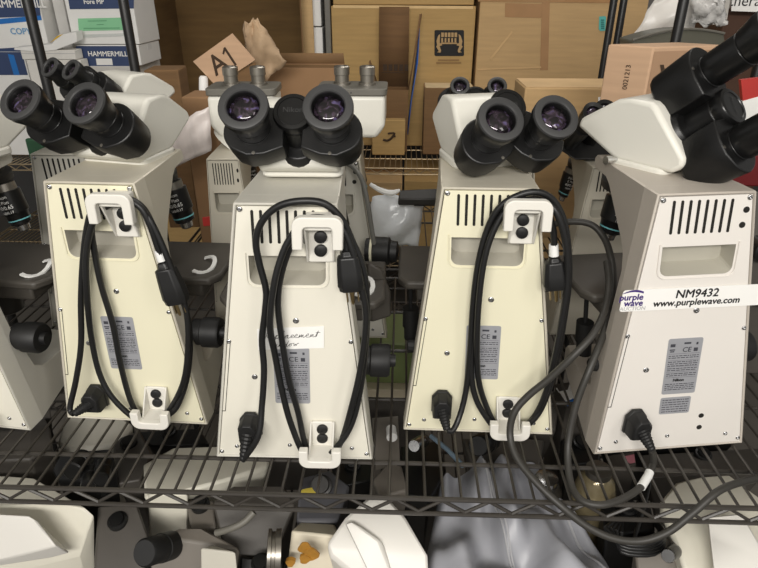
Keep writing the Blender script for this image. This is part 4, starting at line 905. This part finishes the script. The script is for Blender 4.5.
# grey dust cover: folded sheet draped over the pile
b = MB(); n = 64; vs = []; rnd = random.Random(12)
c4_ = [Vector(aty(440, 476, .83)), Vector(aty(548, 470, .86)), Vector(aty(640, 585, .60)), Vector(aty(412, 600, .57))]
def drape(u, v):
    p = (c4_[0]*(1-u)+c4_[1]*u)*(1-v)+(c4_[3]*(1-u)+c4_[2]*u)*v; q = u-.5
    fold = .020*math.sin(9*q*(1+.5*v)+2.4*math.sin(3.2*v+1))*(.3+v)+.011*math.sin(21*q+4*v+1.5*math.sin(5*q))+.006*math.sin(15*v+6*q)+.004*math.sin(38*q-9*v)
    fold += .011*math.exp(-((u-.36-.12*v)/.03)**2)
    edge = -.10*(max(0, abs(q)-.42)/.08)**2*.35
    return p+Vector((0, -.02*math.sin(math.pi*v), fold+edge+.035*math.sin(math.pi*u)*(.4+.6*math.sin(math.pi*min(1, v+.2)))))
for j in range(n+1):
    for i in range(n+1): vs.append(drape(i/n, j/n))
b.add(vs, [(j*(n+1)+i, j*(n+1)+i+1, (j+1)*(n+1)+i+1, (j+1)*(n+1)+i) for j in range(n) for i in range(n)])
# side skirts down to the lower shelf
sk = []
edge_i = [i for i in range(n+1)]+[(k+1)*(n+1)-1 for k in range(1, n+1)]+[n*(n+1)+i for i in range(n-1, -1, -1)]+[k*(n+1) for k in range(n-1, 0, -1)]
cc = sum(vs, Vector())/len(vs)
low = [Vector((cc.x+(vs[k].x-cc.x)*.75, cc.y+(vs[k].y-cc.y)*.75, ZL+.001)) for k in edge_i]
m0 = len(b.v); b.v += low; ne = len(edge_i)
b.f += [(edge_i[k], edge_i[(k+1) % ne], m0+(k+1) % ne, m0+k) for k in range(ne)]
t = wthing('dust_cover', 'shiny grey vinyl dust cover draped in folds under the shelf edge', 'cover', (cc.x, cc.y, ZL))
cv = b.build('sheet', cloth, t, smooth=70)
for off in (0, .016):
    pts = []
    for j in range(3, n+1, 2):
        v = j/n; pts.append(drape(.36+.12*v+off, v)+Vector((0, -.001, .001)))
    MB().tube(pts, .0016, 6, sub=2).build('piping', mat('pale_piping', '#a9a9ac', .4), t)
pts = [drape(.90, j/n)+Vector((0, 0, .001)) for j in range(4, n+1, 2)]
MB().tube(pts, .0022, 6, sub=2).build('zip_seam', mat('pale_piping', '#a9a9ac', .4), t)
t = pile('microscope_housing', 'white rounded microscope housing under the stickered microscope', 'microscope part', [(660, 500, .745), (675, 482, .80), (700, 476, .82), (728, 474, .83), (745, 500, .74), (790, 520, .70), (800, 590, .60), (690, 590, .60), (676, 545, .65), (660, 512, .72)], offw, bevel=.012, shrink=.45)
b = MB().hull([aty(*p) for p in ((706, 516, .67), (742, 512, .68), (770, 560, .61), (770, 590, .585), (715, 590, .585), (712, 540, .64))]); b.build('raised_facet', offw2, t, bevel=.004)
t = pile('lens_block', 'taupe block with a black toothed lens beside the white rounded housing', 'microscope part', [(634, 548, .66), (660, 536, .68), (686, 542, .67), (690, 590, .62), (640, 590, .62)], taupe, shrink=.45)
cyl_px(t, 'toothed_lens', (668, 556, .60), (676, 550, .66), .010, blacks)
t = wthing('cable_coil', 'loose coil of black cable beneath the drooping cord', 'cord', tuple(aty(640, 560, .62)))
for k in range(4):
    tube_px(t, 'cable_turn', [(606+5*k, 528+2*k, .66), (622, 543+3*k, .63), (648+2*k, 545+3*k, .63), (664, 533+2*k, .66), (652, 520+k, .72), (625, 516+k, .73), (606+5*k, 528+2*k, .66)], .0034, cordm)
tube_px(t, 'cable_tail', [(652, 462, .80), (648, 490, .75), (640, 520, .70), (634, 540, .66)], .0034, cordm)
t = wthing('glass_jar', 'rounded amber-tinted glass jar beneath the loop of cord', 'jar', (aty(598, 500, .80).x, .80, ZL))
p = aty(598, 474, .80); MB().lathe((p.x, .80, ZL), (0, 0, 1), [(0, .034), (.01, .038), (p.z-ZL-.04, .038), (p.z-ZL-.012, .03), (p.z-ZL, .020)], 28).build('jar_body', mat('tinted_glass', '#8d8164', .12, .3, var=.25, scale=14), t, smooth=50)
MB().lathe((p.x, .80, p.z), (0, 0, 1), [(0, .022), (.012, .022), (.013, .016)], 24).build('lid', steel, t, smooth=40)
t = wthing('chrome_cap', 'small polished metal cylinder beside the glass jar', 'microscope part', (aty(546, 488, .80).x, .80, ZL))
p = aty(546, 482, .80); MB().lathe((p.x, .80, ZL), (0, 0, 1), [(0, .03), (p.z-ZL-.02, .03), (p.z-ZL, .022)], 24).build('cylinder_body', darkm, t); MB().lathe((p.x, .80, p.z), (0, 0, 1), [(0, .02), (.01, .02), (.012, .014)], 24).build('polished_top', chrome, t, smooth=40)
t = wthing('blue_carton', 'blue and white carton glimpsed between the cream and the stickered microscopes', 'box', (aty(572, 400, 1.0).x, 1.0, ZL))
q = [aty(*p) for p in ((556, 384, 1.06), (584, 380, 1.06), (592, 402, .98), (566, 408, .98))]; b = MB(); b.hull(q+[Vector((p.x, p.y, ZL)) for p in q]); b.build('carton_body', char, t)
q = [aty(*p)+Vector((0, 0, .002)) for p in ((558, 385, 1.06), (583, 381, 1.06), (591, 401, .985), (567, 406, .985))]; b = MB(); b.loft(q, [p-Vector((0, 0, .003)) for p in q]); b.build('blue_top', mat('bright_blue', '#2f77c8', .5), t)
q = [aty(*p)+Vector((0, 0, .003)) for p in ((556, 389, 1.05), (572, 384, 1.055), (576, 397, 1.0), (566, 402, .995))]; b = MB(); b.loft(q, [p-Vector((0, 0, .003)) for p in q]); b.build('white_panel', whitep, t)
t = wthing('printed_packet', 'blue and pink packet under the base of the stickered microscope', 'packet', (aty(626, 458, .95).x, .93, ZL))
q = [aty(*p) for p in ((608, 456, .94), (634, 452, .94), (636, 464, .90), (612, 468, .90))]; b = MB(); b.hull(q+[Vector((p.x, p.y, ZL)) for p in q]); b.build('packet_body', char, t)
q = [aty(*p)+Vector((0, 0, .001)) for p in ((609, 457, .938), (625, 455, .938), (626, 465, .905), (613, 467, .905))]; b = MB(); b.loft(q, [p-Vector((0, 0, .002)) for p in q]); b.build('blue_panel', mat('bright_blue', '#2f77c8', .5), t)
q = [aty(*p)+Vector((0, 0, .002)) for p in ((624, 457, .93), (634, 455, .93), (635, 463, .905), (626, 465, .905))]; b = MB(); b.loft(q, [p-Vector((0, 0, .003)) for p in q]); b.build('pink_panel', mat('pink_print', '#c27a86', .5), t)
t = wthing('storage_bin', 'green plastic bin on a beige board seen through the wires between the middle microscopes', 'bin', (aty(390, 400, 1.10).x, 1.13, ZL))
xa, xb = aty(345, 360, 1.10).x, aty(428, 360, 1.10).x; za, zb_ = aty(390, 384, 1.10).z, aty(390, 344, 1.10).z
b = MB(); b.box(xa, xb, 1.10, 1.25, za, zb_); b.build('bin_body', crate, t, bevel=.006); b = MB(); b.box(xa-.01, xb+.01, 1.08, 1.25, aty(390, 402, 1.08).z, za-.001); b.build('beige_board', beige, t, bevel=.003)
b = MB(); b.box(xa, xb, 1.09, 1.25, ZL, aty(390, 402, 1.08).z-.001); b.build('plinth', char, t); b = MB(); b.box(xa-.004, xb+.004, 1.095, 1.1, zb_-.012, zb_+.002); b.build('rim', crate, t, bevel=.002)
# dark bulk of further instruments added to fill the shadows on the lower shelf
for i, (pts, lab, m) in enumerate((
    ([(-40, 402, 1.0), (48, 396, 1.02), (52, 418, .97), (-40, 425, .95)], 'dark instrument base at the picture edge behind the wires', char),
    ([(112, 440, .93), (140, 430, .96), (152, 452, .88), (140, 480, .80), (118, 484, .79)], 'charcoal instrument block between the turret and the off-white body', char),
    ([(132, 432, 1.02), (200, 428, 1.03), (210, 444, .98), (150, 446, .97)], 'black cylinder housing in front of the first cream microscope foot', black),
    ([(330, 462, .90), (372, 462, .90), (374, 480, .84), (342, 486, .82)], 'black plate beside the slate lamp housing', black),
    ([(98, 506, .72), (138, 505, .72), (150, 540, .67), (140, 590, .61), (92, 590, .61), (98, 530, .68)], 'black instrument body beside the corner housing', char),
    ([(186, 500, .755), (214, 500, .755), (216, 528, .70), (190, 528, .70)], 'grey stage bracket behind the focus block', taupe),
    ([(240, 556, .66), (285, 560, .655), (280, 590, .62), (238, 590, .62)], 'black plate under the charcoal tray', black),
    ([(560, 440, .96), (600, 438, .96), (600, 462, .90), (564, 466, .88)], 'black instrument plate behind the glass jar', black),
    ([(640, 455, .96), (760, 448, .98), (770, 470, .90), (648, 478, .87)], 'black instrument base under the stickered microscope edge', char),
    ([(600, 505, .745), (650, 500, .76), (656, 530, .695), (606, 536, .68)], 'black box behind the cable coil', black),
    ([(480, 404, 1.04), (560, 402, 1.04), (556, 430, .98), (484, 434, .97)], 'charcoal instrument base far under the cream microscope', char),
    ([(220, 404, 1.08), (330, 400, 1.08), (336, 440, .98), (226, 446, .97)], 'dark instrument base hidden under the note-bearing microscope', char),
    ([(590, 405, 1.06), (740, 400, 1.06), (738, 440, .98), (596, 440, .98)], 'dark instrument base far under the stickered microscope', black))):
    t = pile('instrument_block', lab, 'microscope part', pts, m)
    c = sum([aty(*p) for p in pts], Vector())/len(pts)
    q0 = aty(*pts[0]); q1 = aty(*pts[1]); ce = (q0+q1)/2*.5+c*.5+Vector((0, 0, .004))
    MB().lathe(ce, (0, -.25, 1), [(-.02, .016), (.006, .016), (.007, .012), (.012, .011)], 20).build('knob', blacks, t, smooth=35)

q = [aty(*p) for p in ((752, 192, 1.0), (830, 190, 1.0), (752, 250, .93), (830, 250, .93), (750, 192, 1.2), (840, 192, 1.2))]
t = wthing('dark_instrument', 'dark grey instrument standing at the picture edge past the stickered microscope', 'instrument', (q[0].x+.06, 1.05, .003))
MB().hull(q+[Vector((p.x, p.y, .003)) for p in q]).build('case', char, t, bevel=.004)
for k in range(2): MB().lathe(aty(762, 250+45*k, .925), (0, -1, 0), [(-.02, .018), (.012, .018), (.014, .015)], 20).build('knob', blacks, t, smooth=35)
# ================================================================== camera and light
cam = bpy.data.cameras.new('camera'); co = bpy.data.objects.new('camera', cam); COL.objects.link(co)
cam.sensor_fit = 'HORIZONTAL'; cam.sensor_width = 36; cam.lens = F/758*36
co.location = (0, 0, H+SH); co.rotation_euler = (R(90)-PIT, 0, PSI)
cam.clip_start = .02
SC.camera = co
def area(name, loc, target, sx, sy, power, col=(1, .965, .915)):
    l = bpy.data.lights.new(name, 'AREA'); l.shape = 'RECTANGLE'; l.size = sx; l.size_y = sy; l.energy = power; l.color = col
    o = bpy.data.objects.new(name, l); COL.objects.link(o); o.location = loc
    o.rotation_euler = (Vector(target)-Vector(loc)).to_track_quat('-Z', 'Y').to_euler(); return o
area('aisle_light', (-.3, -1.75, 2.5), (0, .8, 1.05), 2.4, .4, 84)
area('aisle_light_far', (.6, 2.2, 2.9), (.3, 2.4, 1.0), 2.6, .4, 17)
area('aisle_light_back', (1.6, -.9, 2.6), (.3, .8, 1.0), .4, 1.6, 12)
w = bpy.data.worlds.new('world'); SC.world = w; w.use_nodes = True
w.node_tree.nodes['Background'].inputs['Color'].default_value = (1, .975, .94, 1); w.node_tree.nodes['Background'].inputs['Strength'].default_value = .34
SC.view_settings.view_transform = 'Standard'
SC.view_settings.look = 'None'
SC.view_settings.exposure = 0
